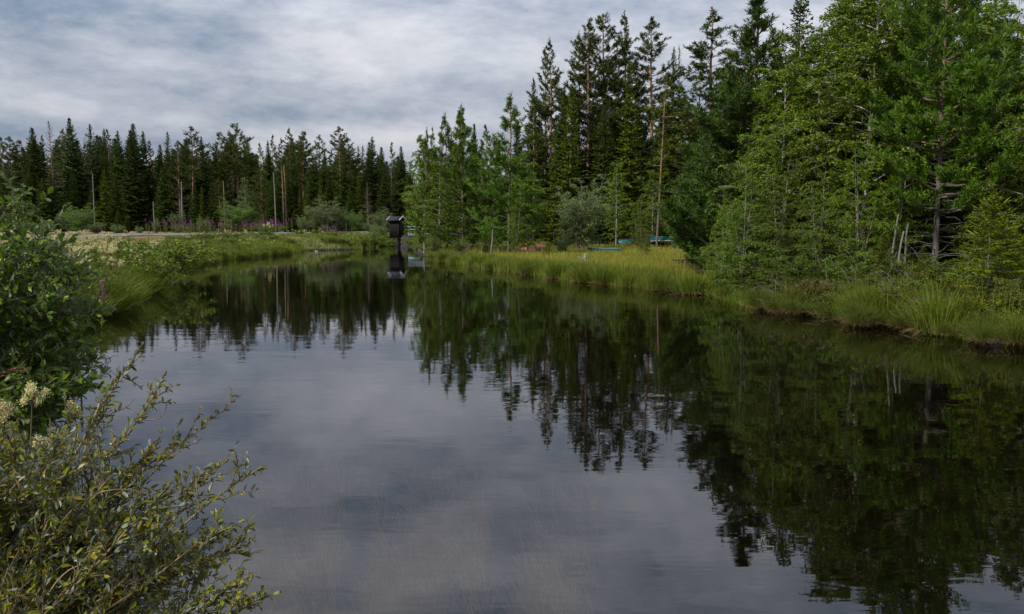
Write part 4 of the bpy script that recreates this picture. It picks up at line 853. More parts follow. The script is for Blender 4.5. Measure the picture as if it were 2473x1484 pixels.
for i, (px, py, s_) in enumerate([(2325, 806, .12), (2375, 812, .2), (2410, 806, .16), (2400, 822, .22), (2450, 820, .2), (2350, 814, .1), (2240, 800, .12), (2265, 802, .1)]):
    stone(atZ(px, py, .03), s_, s_ * .8, s_ * .6, stone_d, 'dark wet stone under the peaty undercut bank at the right', 'wet stones under the undercut bank')

# ------------------------------------------------------------------ grass, sedges, flowers
def frustum_pts(n, Y0, Y1, px0, px1, dmin, dmax, pw=1.0):
    out = []
    while sum(len(o_) for o_ in out) < n:
        u = rng.random(n * 2); Y = 1 / ((1 - u ** pw) / Y0 + u ** pw / Y1) ; px = rng.uniform(px0, px1, n * 2); X = (px - CX) / F * Y * 1.0
        d = shore_dist(X, Y); k_ = (d > dmin) & (d < dmax); out.append(np.stack([X[k_], Y[k_]], -1))
        if len(out) > 60: break
    return np.concatenate(out)[:n]
def blades(a, XY, h, wid, lean=.25, seg=True, r=None, z=None, az=None):
    n = len(XY); Z = ground(XY[:, 0], XY[:, 1]) if z is None else z; P = np.column_stack([XY, Z - .02]); h = np.broadcast_to(h, (n,)) * rng.uniform(.6, 1.2, n)
    D = rng.normal(0, lean, (n, 3)); D[:, 2] = 1
    if az is not None: D[:, :2] += az
    D = unit(D); W = np.maximum(wid, .00042 * XY[:, 1]) * rng.uniform(.7, 1.3, n)
    S = unit(np.column_stack([rng.normal(0, .5, n) + 1, rng.normal(0, .8, n), np.zeros(n)]))
    mid = P + D * (h * .55)[:, None]; bend = D.copy(); bend[:, 2] *= rng.uniform(.3, .95, n); tip = mid + unit(bend) * (h * .5)[:, None]
    w_ = W[:, None] * S * .5; r = rng.random(n) if r is None else r
    a.poly(np.stack([P - w_, P + w_, mid + w_ * .8, mid - w_ * .8], 1), r); a.poly(np.stack([mid - w_ * .8, mid + w_ * .8, tip], 1), r)
def in_region(XY, poly_px_lo, poly_px_hi): 
    px = XY[:, 0] / XY[:, 1] * F + CX; return (px > poly_px_lo) & (px < poly_px_hi)
a = MB(); XY = frustum_pts(74000, 22, 85, 1030, 1830, .05, 60, 1.0); h = np.interp(shore_dist(XY[:, 0], XY[:, 1]), [0, 2, 6], [.26, .28, .27]); 
cl_ = np.sin(XY[:, 0] * .7) * np.cos(XY[:, 1] * .45 + XY[:, 0] * .3); blades(a, XY, h * (1 + .25 * cl_), .007, .16)
tag(link('meadow_grass', a.mesh('meadow_grass', M['grass'])), 'bright yellow-green grass of the wet meadow', 'grass', kind='stuff')
a = MB(); XY = frustum_pts(16000, 24, 80, 1030, 1800, -.30, .9); blades(a, XY, .40, .009, .16)
tag(link('shore_sedge', a.mesh('shore_sedge', M['sedge'])), 'greener sedge fringe along the meadow waterline', 'grass', kind='stuff')
a = MB(); XY = frustum_pts(70000, 10.5, 30, 1640, 2620, .02, 9, .9); cl_ = np.sin(XY[:, 0] * 2.1 + np.sin(XY[:, 1] * 1.3) * 2) * np.cos(XY[:, 1] * 1.9 + XY[:, 0] * .7); XY = XY[rng.random(len(XY)) < .55 + .45 * cl_]; cl_ = np.sin(XY[:, 0] * 2.1 + np.sin(XY[:, 1] * 1.3) * 2) * np.cos(XY[:, 1] * 1.9 + XY[:, 0] * .7); blades(a, XY, np.interp(shore_dist(XY[:, 0], XY[:, 1]), [0, .8, 2.0], [.25, .16, .08]) * (1 + .5 * cl_), .007, .4)
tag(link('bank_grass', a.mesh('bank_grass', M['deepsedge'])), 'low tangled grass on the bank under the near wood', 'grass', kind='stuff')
a = MB(); XY = frustum_pts(9000, 11, 26, 1700, 2560, -.35, .35, .9); XY = XY[np.sin(XY[:, 0] * 2.7) + np.sin(XY[:, 0] * 6.1 + 1) > .1]; blades(a, XY, .38, .008, .2)
tag(link('waterside_sedge', a.mesh('waterside_sedge', M['darksedge'])), 'sedge standing in patches along the near right waterline', 'grass', kind='stuff')
a = MB(); XY = frustum_pts(4500, 11, 30, 1700, 2560, -.12, .9, .9); blades(a, XY, .26, .008, .7)
tag(link('dead_bank_grass', a.mesh('dead_bank_grass', M['thatch'])), 'brown dead grass hanging on the near right bank', 'grass', kind='stuff')
a = MB(); XY = frustum_pts(66000, 7, 62, -260, 640, .0, 22, .85); blades(a, XY, np.interp(XY[:, 1], [20, 34, 48, 60], [.52, .42, .24, .14]), .008, .28)
tag(link('left_bank_grass', a.mesh('left_bank_grass', M['darksedge'])), 'tall green grass covering the left bank', 'grass', kind='stuff')
a = MB(); XY = frustum_pts(30000, 42, 100, 400, 960, -.1, 8, 1.0); blades(a, XY, np.interp(shore_dist(XY[:, 0], XY[:, 1]), [0, 2, 6, 12], [.5, .42, .22, .12]), .01, .22)
tag(link('far_bank_grass', a.mesh('far_bank_grass', M['sedge'])), 'light green grass on the far left bank', 'grass', kind='stuff')
a = MB(); XY = frustum_pts(36000, 42, 112, -260, 930, 4, 90, 1.0)
def on_road(XY, m_=.4):
    az = XY[:, 0] / XY[:, 1]; o_ = np.argsort(rn[:, 0] / rn[:, 1]); n_ = np.interp(az, (rn[:, 0] / rn[:, 1])[o_], rn[o_, 1]); o2 = np.argsort(rf[:, 0] / rf[:, 1]); f_ = np.interp(az, (rf[:, 0] / rf[:, 1])[o2], rf[o2, 1])
    return (XY[:, 1] > n_ - m_) & (XY[:, 1] < f_ + m_)
XY = XY[~on_road(XY)]; blades(a, XY, np.where(on_road(XY, 5), .07, .13), .012, .3)
tag(link('dry_verge_grass', a.mesh('dry_verge_grass', M['drygrass'])), 'dry straw-coloured grass along the gravel road', 'grass', kind='stuff')
a = MB(); XY = frustum_pts(14000, 3, 9, -500, 500, .0, 4, 1.0); blades(a, XY, .35, .006, .3)
tag(link('near_bank_grass', a.mesh('near_bank_grass', M['darksedge'])), 'shaded grass under the near bushes on the left', 'grass', kind='stuff')

def herb_proto(name, H, leafm, fl, kind, n=1):
    root = link(name, None); st, lf, fw = MB(), MB(), MB()
    for i in range(n):
        P = trunk_pts(H * rng.uniform(.8, 1.1), 6, .012, tuple(rng.normal(0, .06, 2))); P[:, :2] += rng.normal(0, .09 * (n > 1), 2); st.tube(P, np.linspace(.006, .003, 6), 4)
        q, d = lerp_poly(P, rng.uniform(.1, .72, 34)); az = rng.random(34) * 6.28; D = unit(np.stack([np.cos(az), np.sin(az), rng.uniform(-.1, .8, 34)], -1)); lf.poly(diamonds(q, D, rng.uniform(.09, .16, 34), .045, bend=.1))
        tp_ = P[-1]
        if kind == 'spike':
            m_ = 46; f = rng.random(m_); q = tp_ + np.stack([rng.normal(0, 1, m_) * .035 * (1.3 - f), rng.normal(0, 1, m_) * .035 * (1.3 - f), -.30 * (1 - f) * 1.0], -1); fw.poly(diamonds(q, rdir(m_, .4), .036, .026))
        else:
            m_ = 110; c = rng.normal(0, 1, (5, 3)) * [.05, .05, .06]; q = tp_ + c[rng.integers(0, 5, m_)] + rng.normal(0, .023, (m_, 3)); fw.poly(diamonds(q, rdir(m_, .7), .026, .024))
    part('stem', st.mesh('stem', M['twig']), root); part('leaves', lf.mesh('leaves', M[leafm]), root); part('blossom', fw.mesh('blossom', M[fl]), root)
    root['H'] = H; return root
MS = [herb_proto('meadowsweet', 1.0, 'herb', 'cream', 'plume', 3), herb_proto('meadowsweet', .85, 'herb', 'cream', 'plume', 2)]
FW = [herb_proto('fireweed', 1.3, 'herb', 'magenta', 'spike', 3), herb_proto('fireweed', 1.2, 'herb', 'magenta', 'spike', 2)]
LU = [herb_proto('lupin', .9, 'herb', 'violet', 'spike', 3)]
def scatter(protos, XY, label, cat, group, s0=.8, s1=1.15, first=True, off=0):
    for i, (x, y) in enumerate(XY):
        pr = protos[i % len(protos)]; s = rng.uniform(s0, s1)
        if first and i < len(protos): o = pr; o.location = (x, y, height_at(x, y)); o.scale = (s,) * 3
        else: o = copy_tree(pr, (x, y, height_at(x, y)), rng.random() * 6.28, (s, s, s))
        tag(o, label, cat, group)
def px_pts(lst): return np.array([atY(px, 560, Y)[:2] for px, Y in lst])
XY = frustum_pts(230, 11, 42, -30, 385, .9, 14, .8); XY[:2] = px_pts([(280, 20), (330, 26)])
scatter(MS, XY, 'creamy meadowsweet plume among many on the left bank', 'meadowsweet', 'meadowsweet on the left bank', .62, .86)
XY = frustum_pts(75, 55, 92, 430, 930, 1.2, 9, 1); scatter(MS, XY, 'cream meadowsweet plume on the far left bank by the road', 'meadowsweet', 'meadowsweet on the far bank', .4, .6, False)
for p_, n_ in ((641, 'left'), (655, 'right'), (648, 'middle')): scatter(MS, px_pts([(p_, 72)]), n_ + ' one of the tall cream plumes standing above the far bank against the road', 'meadowsweet', 'tall meadowsweet clump by the road', 1.0, 1.15, False)
px = np.concatenate([rng.normal(470, 50, 40), rng.normal(640, 40, 40), rng.uniform(345, 720, 50), rng.uniform(780, 850, 10)]); scatter(FW, np.array([atY(p, 560, rng.uniform(100, 106) if p < 720 else rng.uniform(104, 112))[:2] for p in px]), 'magenta fireweed spike in the strip beyond the road', 'fireweed', 'fireweed beyond the road', .6, 1.45)
px = rng.uniform(770, 835, 20); scatter(FW, np.array([atY(p, 560, rng.uniform(84, 88))[:2] for p in px]), 'bright magenta fireweed in the clump on the far bank left of the hut', 'fireweed', 'fireweed clump on the far bank', .6, .8, False)
FW1 = herb_proto('fireweed', 1.0, 'herb', 'magenta', 'spike', 1)
for i, (px_, py_, Y, lb_) in enumerate([(122, 590, 14, 'single magenta fireweed among the meadowsweet, upper one'), (140, 611, 12, 'single magenta fireweed among the meadowsweet, lower one'), (238, 645, 14, 'single magenta fireweed above the sedge of the left inlet')]):
    p = atY(px_, py_, Y); g = height_at(p[0], Y); sc = (p[2] - g)
    o = FW1 if i == 0 else copy_tree(FW1, (0, 0, 0)); o.location = (p[0], Y, g); o.scale = (sc * .8,) * 2 + (sc,); tag(o, lb_, 'fireweed')
XY = px_pts([(p, rng.uniform(30, 36)) for p in rng.uniform(340, 415, 14)]); scatter(LU, XY, 'violet lupin spike at the water end of the left bank', 'lupin', 'lupins on the left bank', .8, .95)
XY = px_pts([(p, rng.uniform(62, 70)) for p in list(rng.uniform(480, 515, 7)) + list(rng.uniform(600, 640, 8))]); scatter(LU, XY, 'violet lupin in a tuft on the far bank', 'lupin', 'lupins on the far bank', .45, .6, False)

# leafy herbs and low bushes of the left banks
HB = make_broad('herb_bush', 1.1, .42, 14, 7, 'herb', 'twig', .07, .04, .02, 12, .004, .9, -.5, 3, lean=1.1, base_spread=.25)
hb_list = [(390, 27.5, 580, 2.0, 'dark leafy bush at the point where the left bank turns'), (365, 30, 574, 1.7, 'leafy bush behind the point of the left bank'), (405, 31, 592, 1.6, 'lower leafy bush on the tip of the left bank'), (350, 23, 612, 1.5, 'round leafy bush overhanging the dark inlet'),
           (460, 44, 580, 1.6, 'spiky green bush alone on the far bank slope'), (540, 58, 592, 2.2, 'green bush on the far bank left of centre'), (575, 60, 588, 2.0, 'green bush on the far bank, right of the first'), (650, 68, 568, 1.5, 'leafy bush below the tall cream plume'), (690, 70, 574, 2.0, 'leafy bush right of the tall cream plume'),
           (745, 74, 580, 2.2, 'dark bush overhanging the far waterline, left one'), (790, 75, 570, 1.8, 'dark round bush overhanging the far waterline below the fireweed clump'), (815, 76, 574, 1.8, 'dark bush overhanging the far waterline, right one'), (870, 80, 572, 1.7, 'bush on the far bank left of the hut'), (895, 86, 562, 1.4, 'tall bush on the far bank close to the hut'), (720, 72, 587, 2.2, 'low bush above the sedge ledge'), (850, 77, 586, 2.2, 'low bush at the waterline left of the hut'), (615, 64, 590, 2.2, 'low bush above the far sedge ledge')]
hb_list += [(998, 90, 575, 2.0, 'leafy bush on the bank right against the concrete pier'), (1005, 82, 580, 2.0, 'leafy bush second right of the concrete pier'), (1012, 72, 586, 2.0, 'leafy bush third right of the concrete pier'), (1022, 62, 596, 1.8, 'low bush at the foot of the hut birch'),
            (935, 96.5, 560, 1.5, 'leafy bush against the lower left wall of the hut'), (926, 94, 576, 2.0, 'low dark bush over the water left of the concrete block')]
for px, Y, py, wd, lb_ in hb_list: place(HB, px, py, Y, lb_, 'bush', None, wd)
HB.location = (-13.5, 36, height_at(-13.5, 36)); HB.scale = (.7, .7, .5); tag(HB, 'small leafy bush in the grass behind the point of the left bank', 'bush')
hx_ = frustum_pts(50, 9, 34, -60, 385, .5, 9, .9)
for x, y in hx_: tag(copy_tree(HB, (x, y, height_at(x, y)), rng.random() * 6, (.7, .7, .5)), 'low leafy herbage between the meadowsweets', 'herb', 'herbage on the left bank')
hx_ = frustum_pts(50, 44, 95, 420, 940, .3, 8, 1)
for x, y in hx_: tag(copy_tree(HB, (x, y, height_at(x, y)), rng.random() * 6, (.9, .9, rng.uniform(.3, .5))), 'low leafy herbage on the far bank slope', 'herb', 'herbage on the far bank')
hx_ = frustum_pts(120, 11.5, 24, 1700, 2540, .25, 4, 1); um = [{}, {'herb_leaves': M['heath']}, {'herb_leaves': M['moss']}, {'herb_leaves': M['deepsedge']}]
hx_ = hx_[np.argsort(hx_[:, 0] / hx_[:, 1])]
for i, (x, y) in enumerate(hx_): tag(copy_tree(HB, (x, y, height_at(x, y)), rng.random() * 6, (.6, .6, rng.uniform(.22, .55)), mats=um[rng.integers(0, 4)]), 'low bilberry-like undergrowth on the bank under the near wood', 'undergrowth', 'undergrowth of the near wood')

a = MB(); XY = frustum_pts(1200, 11, 60, 1040, 2560, .1, 2.5, 1); blades(a, XY, .75, .006, .12)
tag(link('seeding_stalks', a.mesh('seeding_stalks', M['grass'])), 'thin straw-coloured seeding stalks above the bank grass', 'grass', kind='stuff')
a = MB(); XY = frustum_pts(2600, 10, 60, -100, 620, .2, 9, 1); blades(a, XY, np.where(XY[:, 1] < 40, .8, .45), .006, .14)
tag(link('reddish_grass_heads', a.mesh('reddish_grass_heads', M['thatch'])), 'reddish brown grass heads over the left bank', 'grass', kind='stuff')
# sedge tussocks
def tussock(H, n, m1, m2, lean=.5, rr=.13):
    root = link('sedge_tussock', None); a, b = MB(), MB(); XY = rng.normal(0, rr, (n, 2)); 
    P = np.column_stack([XY, np.zeros(n)]); D = unit(np.column_stack([XY / rr * lean * .55 + rng.normal(0, .12, (n, 2)), np.ones(n)])); h = H * rng.uniform(.5, 1.15, n); W = rng.uniform(.006, .011, n)
    S = unit(np.cross(D, rdir(n))); mid = P + D * (h * .55)[:, None]; b2 = D.copy(); b2[:, 2] *= rng.uniform(-.1, .8, n); tip = mid + unit(b2) * (h * .5)[:, None]; w_ = W[:, None] * S * .5
    a.poly(np.stack([P - w_, P + w_, mid + w_, mid - w_], 1)); a.poly(np.stack([mid - w_, mid + w_, tip], 1))
    k_ = n // 4; P = np.column_stack([rng.normal(0, rr * 1.05, (k_, 2)), rng.uniform(.0, .12, k_)]); D = unit(np.column_stack([P[:, :2] / rr * .7, rng.uniform(-.9, .3, k_)])); b.poly(diamonds(P, D, H * .42, .012, bend=.1))
    part('blades', a.mesh('blades', M[m1]), root); part('dead_base', b.mesh('dead_base', M[m2]), root); root['H'] = H; return root
T1 = tussock(.8, 700, 'sedge', 'thatch', .35, .17); T2 = tussock(.6, 520, 'deepsedge', 'thatch', .7, .16); T3 = tussock(.62, 650, 'darksedge', 'darksedge', .7, .2)
ti = 0
def put_t(pr, px, py, s, label, group=None, z=.0, sz=None, mats=None):
    global ti
    p = atZ(px, py, z); d_ = (p[0], p[1], z - .02)
    if pr.get('done'): o = copy_tree(pr, d_, rng.random() * 6.28, (s, s, sz or s), mats=mats)
    else: o = pr; o['done'] = 1; o.location = d_; o.scale = (s, s, sz or s)
    tag(o, label, 'tussock', group)
for px, py, s, lb_ in [(2110, 778, .95, 'big light green sedge clump hanging over the water left of the undercut bank'), (2070, 776, .85, 'light green sedge clump, left half of the big pair'), (2150, 782, .9, 'light green sedge clump, right half of the big pair'),
                       (2270, 803, 1.0, 'long-bladed sedge clump on the undercut bank'), (2245, 800, .8, 'smaller sedge clump left of the long-bladed one'), (1925, 753, .85, 'dark green upright sedge clump right of the pale stone'), (1945, 755, .8, 'dark green upright sedge, second right of the pale stone'), (2010, 768, .75, 'bluish sedge clump between the stone and the big clump'),
                       (1815, 733, .7, 'bank tussock left of the pale stone'), (1630, 702, .75, 'brown-skirted tussock overhanging at the meadow end'), (1668, 708, .6, 'smaller brown tussock right of the overhanging one'), (1300, 663, .8, 'dark heathery tussock on the meadow shore'), (1207, 652, .6, 'brown-based tussock left on the meadow shore')]:
    put_t(T1 if s > .8 else T2, px, py - 3, s, lb_, None, .05)
for i in range(30):
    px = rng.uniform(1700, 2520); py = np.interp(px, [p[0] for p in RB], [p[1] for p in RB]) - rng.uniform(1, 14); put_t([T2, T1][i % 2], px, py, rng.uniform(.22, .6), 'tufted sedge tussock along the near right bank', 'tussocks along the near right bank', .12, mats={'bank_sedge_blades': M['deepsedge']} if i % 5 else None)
for i in range(34):
    px = rng.uniform(1040, 1700); py = np.interp(px, [p[0] for p in RB], [p[1] for p in RB]) - rng.uniform(0, 4); put_t([T2, T1][i % 2], px, py, rng.uniform(.5, .9), 'sedge tussock along the meadow waterline', 'tussocks along the meadow shore', .05)
for i in range(44):
    f = rng.random(); px, py = np.array([225, 768]) * (1 - f) + np.array([392, 690]) * f; px -= rng.uniform(0, 90); py -= rng.uniform(0, 40) * (.6 + f)
    p = atZ(px, py, .1)
    if shore_dist(np.array([p[0]]), np.array([p[1]]))[0] > -.1: put_t(T3, px, py, rng.uniform(.8, 1.25), 'soft green sedge tussock on the left inlet shore', 'sedge tussocks on the left inlet shore', .1)
for i in range(30):
    px = rng.uniform(440, 720); py = np.interp(px, [p[0] for p in LB[:9]][::-1], [p[1] for p in LB[:9]][::-1]) - rng.uniform(-.5, 2); put_t(T1, px, py, rng.uniform(.5, .9), 'sedge tussock along the far left waterline', 'tussocks along the far left waterline', .02)

# drowned grass under the near water
a = MB(); n = 17000; px = rng.normal(930, 240, n); py = rng.uniform(1130, 1560, n); clp = np.sin(px * .018 + py * .006) + .6 * np.sin(px * .05) ; k_ = (clp > rng.normal(.1, .5, n)) & (px < 1450) & (px > 520)
P = np.array([atZ(a_, b_, -.12) for a_, b_ in zip(px[k_], py[k_])]); XY = P[:, :2]; XY = XY[shore_dist(XY[:, 0], XY[:, 1]) < -.3]
blades(a, XY, .24, .008, .30, z=np.full(len(XY), -.27), az=np.array([-.25, .3]))
tag(link('drowned_grass', a.mesh('drowned_grass', M['underwater'])), 'pale grass standing drowned under the near water', 'water plants', kind='stuff')

# ------------------------------------------------------------------ near bushes on the left
def leaf_mesh(name, L, W, m):
    V = [[0, 0, 0], [.16, .30, .04], [.16, -.30, .04], [.40, .5, .05], [.40, 0, -.02], [.40, -.5, .05], [.70, .38, .02], [.70, 0, -.05], [.70, -.38, .02], [1, 0, -.12], [-.12, 0, .01], [.16, 0, 0]]
    V = np.array(V) * [L, W, L]; f3 = [[0, 11, 1], [0, 2, 11], [7, 6, 9], [7, 9, 8]]; f4 = [[11, 4, 3, 1], [11, 2, 5, 4], [4, 7, 6, 3], [4, 5, 8, 7]]
    me = bpy.data.meshes.new(name); me.from_pydata(V.tolist(), [], f3 + f4); me.materials.append(m); at = me.attributes.new('rnd', 'FLOAT', 'FACE'); at.data.foreach_set('value', np.full(8, rng.random())); 
    for p_ in me.polygons: p_.use_smooth = True
    return me
def spline(p0, p1, p2, n=10):
    t = np.linspace(0, 1, n)[:, None]; return p0 * (1 - t) ** 2 + 2 * p1 * t * (1 - t) + p2 * t * t
def near_bush(name, stems, mats, ll, lw, label, twm, tw_n=9, tw_l=.22, lf_n=11, leaf_from=.25, rad0=.008, dens_tip=1.0):
    root = link(name, None); st, tw = MB(), MB(); LP, LD = [], []
    for p0, p2, lift, dn in stems:
        p0 = np.array(p0, float); p2 = np.array(p2, float); L = np.linalg.norm(p2 - p0); p1 = (p0 + p2) / 2 + np.array([rng.normal(0, .05), rng.normal(0, .05), lift]) * L
        P = spline(p0, p1, p2) + rng.normal(0, .006, (10, 3)); st.tube(P, np.linspace(rad0 * (.7 + .5 * L), .0022, 10), 6)
        n = int(tw_n * dn * L); tt = rng.uniform(leaf_from, .98, max(1, n)) ** (.8)
        Q, D = lerp_poly(P, tt)
        for q, d, t_ in zip(Q, D, tt):
            v = unit(d * .9 + rng.normal(0, .55, 3) + [0, 0, .25]); l_ = tw_l * rng.uniform(.4, 1.1) * (1.25 - t_ * .6); m_ = 5
            S = q + np.cumsum(np.vstack([[0, 0, 0], (v + rng.normal(0, .12, (m_ - 1, 3))) * l_ / (m_ - 1)]), 0); tw.tube(S, np.linspace(.0028, .001, m_), 4)
            k_ = max(3, int(lf_n * l_ / tw_l)); a_, b_ = lerp_poly(S, np.linspace(.12, 1, k_)); LP.append(a_); LD.append(unit(b_ * .75 + rng.normal(0, .55, b_.shape)))
        k_ = int(L * .45 / (ll * .45)); a_, b_ = lerp_poly(P, np.linspace(.62, 1, k_)); LP.append(a_); LD.append(unit(b_ * .7 + rng.normal(0, .6, b_.shape)))
    LP = np.concatenate(LP); LD = np.concatenate(LD)
    part('stems', st.mesh('stems', M[twm], True), root); part('twigs', tw.mesh('twigs', M['twig'], True), root)
    dist = np.linalg.norm(LP - [0, 0, CAMZ], axis=1); px = CX + F * LP[:, 0] / LP[:, 1]; vis = (px > -10)
    order = np.argsort(np.where(vis, dist, 99)); near, rest = order[:300], order[300:]
    lm = [leaf_mesh('leaf', ll, lw, mats[i % len(mats)]) for i in range(6)]
    for i, j in enumerate(near):
        o = part('leaf', lm[i % 6], root, tuple(LP[j])); D = Vector(LD[j]); o.rotation_mode = 'QUATERNION'
        q = D.to_track_quat('X', 'Z'); from mathutils import Quaternion
        o.rotation_quaternion = q @ Quaternion((1, 0, 0), rng.uniform(-1.0, 1.0)); s = rng.uniform(.65, 1.2); o.scale = (s, s, s)
    pt = rng.random(len(rest)); fb = MB()
    for mi in range(len(mats)):
        k_ = rest[(pt >= mi / len(mats)) & (pt < (mi + 1) / len(mats))]; sz = rng.uniform(.65, 1.2, len(k_)); q, t3 = leaves3(LP[k_], LD[k_], ll * sz, lw * sz); r = rng.random(len(k_)); fb.poly(q, np.tile(r, 2), mi); fb.poly(t3, np.tile(r, 2), mi)
    o = part('foliage', fb.mesh('foliage', list(mats)), root); o['kind'] = 'stuff'
    tag(root, label, 'bush'); return root
def W3(px, py, Y): return atY(px, py, Y)
stems = []
tips = [(345, 850, 3.1, .9), (395, 915, 3.0, .6), (565, 968, 3.1, .45), (632, 1122, 2.75, .6), (545, 1112, 2.9, .6), (500, 1130, 2.8, .7), (540, 1275, 2.4, .8), (600, 1315, 2.35, 1.2), (560, 1290, 2.45, 1.1), (648, 1455, 2.15, 1.2), (590, 1400, 2.3, 1.2), (250, 1000, 2.9, 1),
        (180, 985, 3.0, 1), (120, 1050, 2.8, 1), (60, 1090, 2.6, 1), (300, 1060, 2.8, 1), (380, 1090, 2.8, 1), (440, 1060, 2.9, .8), (430, 1180, 2.7, 1), (350, 1200, 2.6, 1.2), (470, 1340, 2.4, 1.2), (520, 1450, 2.2, 1.2), (10, 1150, 2.4, 1), (-60, 1100, 2.5, 1)]
for px, py, Y, dn in tips:
    rp = np.array([rng.uniform(-1.75, -1.25), rng.uniform(1.8, 2.5), .25]) + np.array([-.15, 0, 0]); stems.append((rp, W3(px, py, Y), rng.uniform(.02, .14), dn * 1.0))
for i in range(48):
    px = rng.uniform(-160, 520) ; py = np.interp(px, [-160, 100, 330, 520], [1080, 1050, 1120, 1330]) + abs(rng.normal(60, 130)); Y = rng.uniform(2.1, 3.0)
    rp = np.array([rng.uniform(-2.0, -1.15), rng.uniform(1.7, 2.7), .2]); stems.append((rp, W3(px, py, Y), rng.uniform(.0, .15), 1.1))
near_bush('willow_bush', stems, (M['nearwillow'], M['nearwillow'], M['silver'], M['nearwillow'], M['nearwillow']), .030, .0112, 'nearest willow bush with brownish leaf tips reaching over the water', 'goldtwig', 25, .17, 16, rad0=.004)
# bare looping twigs
for i, (A, B, C_) in enumerate([((150, 1260, 2.3), (250, 1130, 2.3), (405, 1215, 2.4)), ((120, 1430, 2.1), (200, 1300, 2.1), (305, 1425, 2.15)), ((330, 1010, 3.0), (400, 1030, 3.0), (403, 970, 3.0))]):
    a = MB(); a.tube(spline(W3(*A), W3(*B), W3(*C_), 12), np.linspace(.0026, .0012, 12), 6)
    tag(link('bare_twig', a.mesh('bare_twig', M['goldtwig'], True)), ['pale leafless twig arching through the middle of the nearest bush', 'pale leafless twig curving low in the nearest bush', 'thin bare twig sticking out of the nearest bush over the water'][i], 'twig')
stems = []
for px, py, Y, dn in [(68, 462, 4.4, 1.2), (5, 500, 4.3, 1.2), (150, 585, 4.5, 1.2), (205, 640, 4.8, 1), (110, 560, 4.8, 1.2), (242, 745, 4.6, 1.0), (235, 870, 4.8, 1.1), (225, 930, 4.6, 1.1), (180, 620, 5.2, 1.1), (40, 560, 4.8, 1.3), (212, 820, 5.2, 1.2), (195, 760, 5.0, 1.3)]:
    stems.append((np.array([rng.uniform(-4.0, -3.2), rng.uniform(4.4, 5.6), .3]), W3(px, py, Y), rng.uniform(.05, .2), dn))
for i in range(95):
    px = rng.uniform(-200, 200); py = rng.uniform(max(590, 590 + (px - 100) * .6), 1010); Y = rng.uniform(4.2, 6.0)
    stems.append((np.array([rng.uniform(-4.3, -3.1), rng.uniform(4.3, 6.0), .25]), W3(px, py, Y), rng.uniform(-.05, .2), 1.0))
near_bush('goat_willow', stems, (M['goat'], M['goat']), .056, .027, 'dark green broad-leaved willow bush at the left edge above the nearest bush', 'greybark', 16, .30, 13, rad0=.005)
# near meadowsweets and a reddish grass plume
for i, (px, py, Y, s) in enumerate([(78, 955, 3.0, .75), (8, 1000, 2.8, .9), (180, 990, 3.1, .6), (95, 1075, 2.9, .5)]):
    p = W3(px, py, Y); g = .25; root = link('meadowsweet', None, loc=(p[0], Y, g)); H = p[2] - g; st, lf, fw = MB(), MB(), MB(); P = trunk_pts(H, 8, .006, (0, 0)); P = P - [P[-1, 0], P[-1, 1], 0]; st.tube(P, np.linspace(.004, .002, 8), 5)
    for j in range(9):
        q, d = lerp_poly(P, [rng.uniform(.2, .85)]); az = rng.random() * 6.28; S = poly_branch(q[0], az, .5, .12, -.6, 5, .1); st.tube(S, np.linspace(.0015, .001, 5), 3); a_, b_ = lerp_poly(S, np.repeat(np.linspace(.3, 1, 4), 2)); qd, t3 = leaves3(a_, unit(b_ + rng.normal(0, .7, b_.shape)), .04, .018); lf.poly(qd); lf.poly(t3)
    c = rng.normal(0, 1, (14, 3)) * [.022, .022, .03] * s; 
    for cc_ in c: st.tube(np.array([P[-1] - [0, 0, .05], P[-1] + cc_ * .5, P[-1] + cc_]), [.0012, .001, .0008], 3)
    m_ = 1500; q = P[-1] + c[rng.integers(0, 14, m_)] + rng.normal(0, .008 * (.4 + .6 * s), (m_, 3)); fw.poly(diamonds(q, rdir(m_, .3), .0065, .006))
    part('stem', st.mesh('stem', M['twig'], True), root); part('leaves', lf.mesh('leaves', M['herb']), root); part('blossom', fw.mesh('blossom', M['cream']), root)
    tag(root, ['fluffy cream meadowsweet head standing highest over the nearest bush', 'cream meadowsweet head cut by the left edge of the picture', 'cream meadowsweet head among the willow twigs', 'smaller cream meadowsweet head low in the nearest bush'][i], 'meadowsweet')
a = MB(); A, B, C_ = W3(-60, 1010, 2.7), W3(-20, 890, 2.7), W3(52, 892, 2.7); P = spline(A, B, C_, 12); a.tube(P, np.linspace(.002, .001, 12), 4); b = MB(); q, d = lerp_poly(P, rng.uniform(.5, 1, 160)); b.poly(diamonds(q, unit(d + rng.normal(0, .35, q.shape)), .022, .004))
root = link('grass_plume', None); part('stalk', a.mesh('stalk', M['thatch'], True), root); part('seed_head', b.mesh('seed_head', M['thatch']), root); tag(root, 'drooping reddish-brown grass plume at the left edge', 'grass plume')

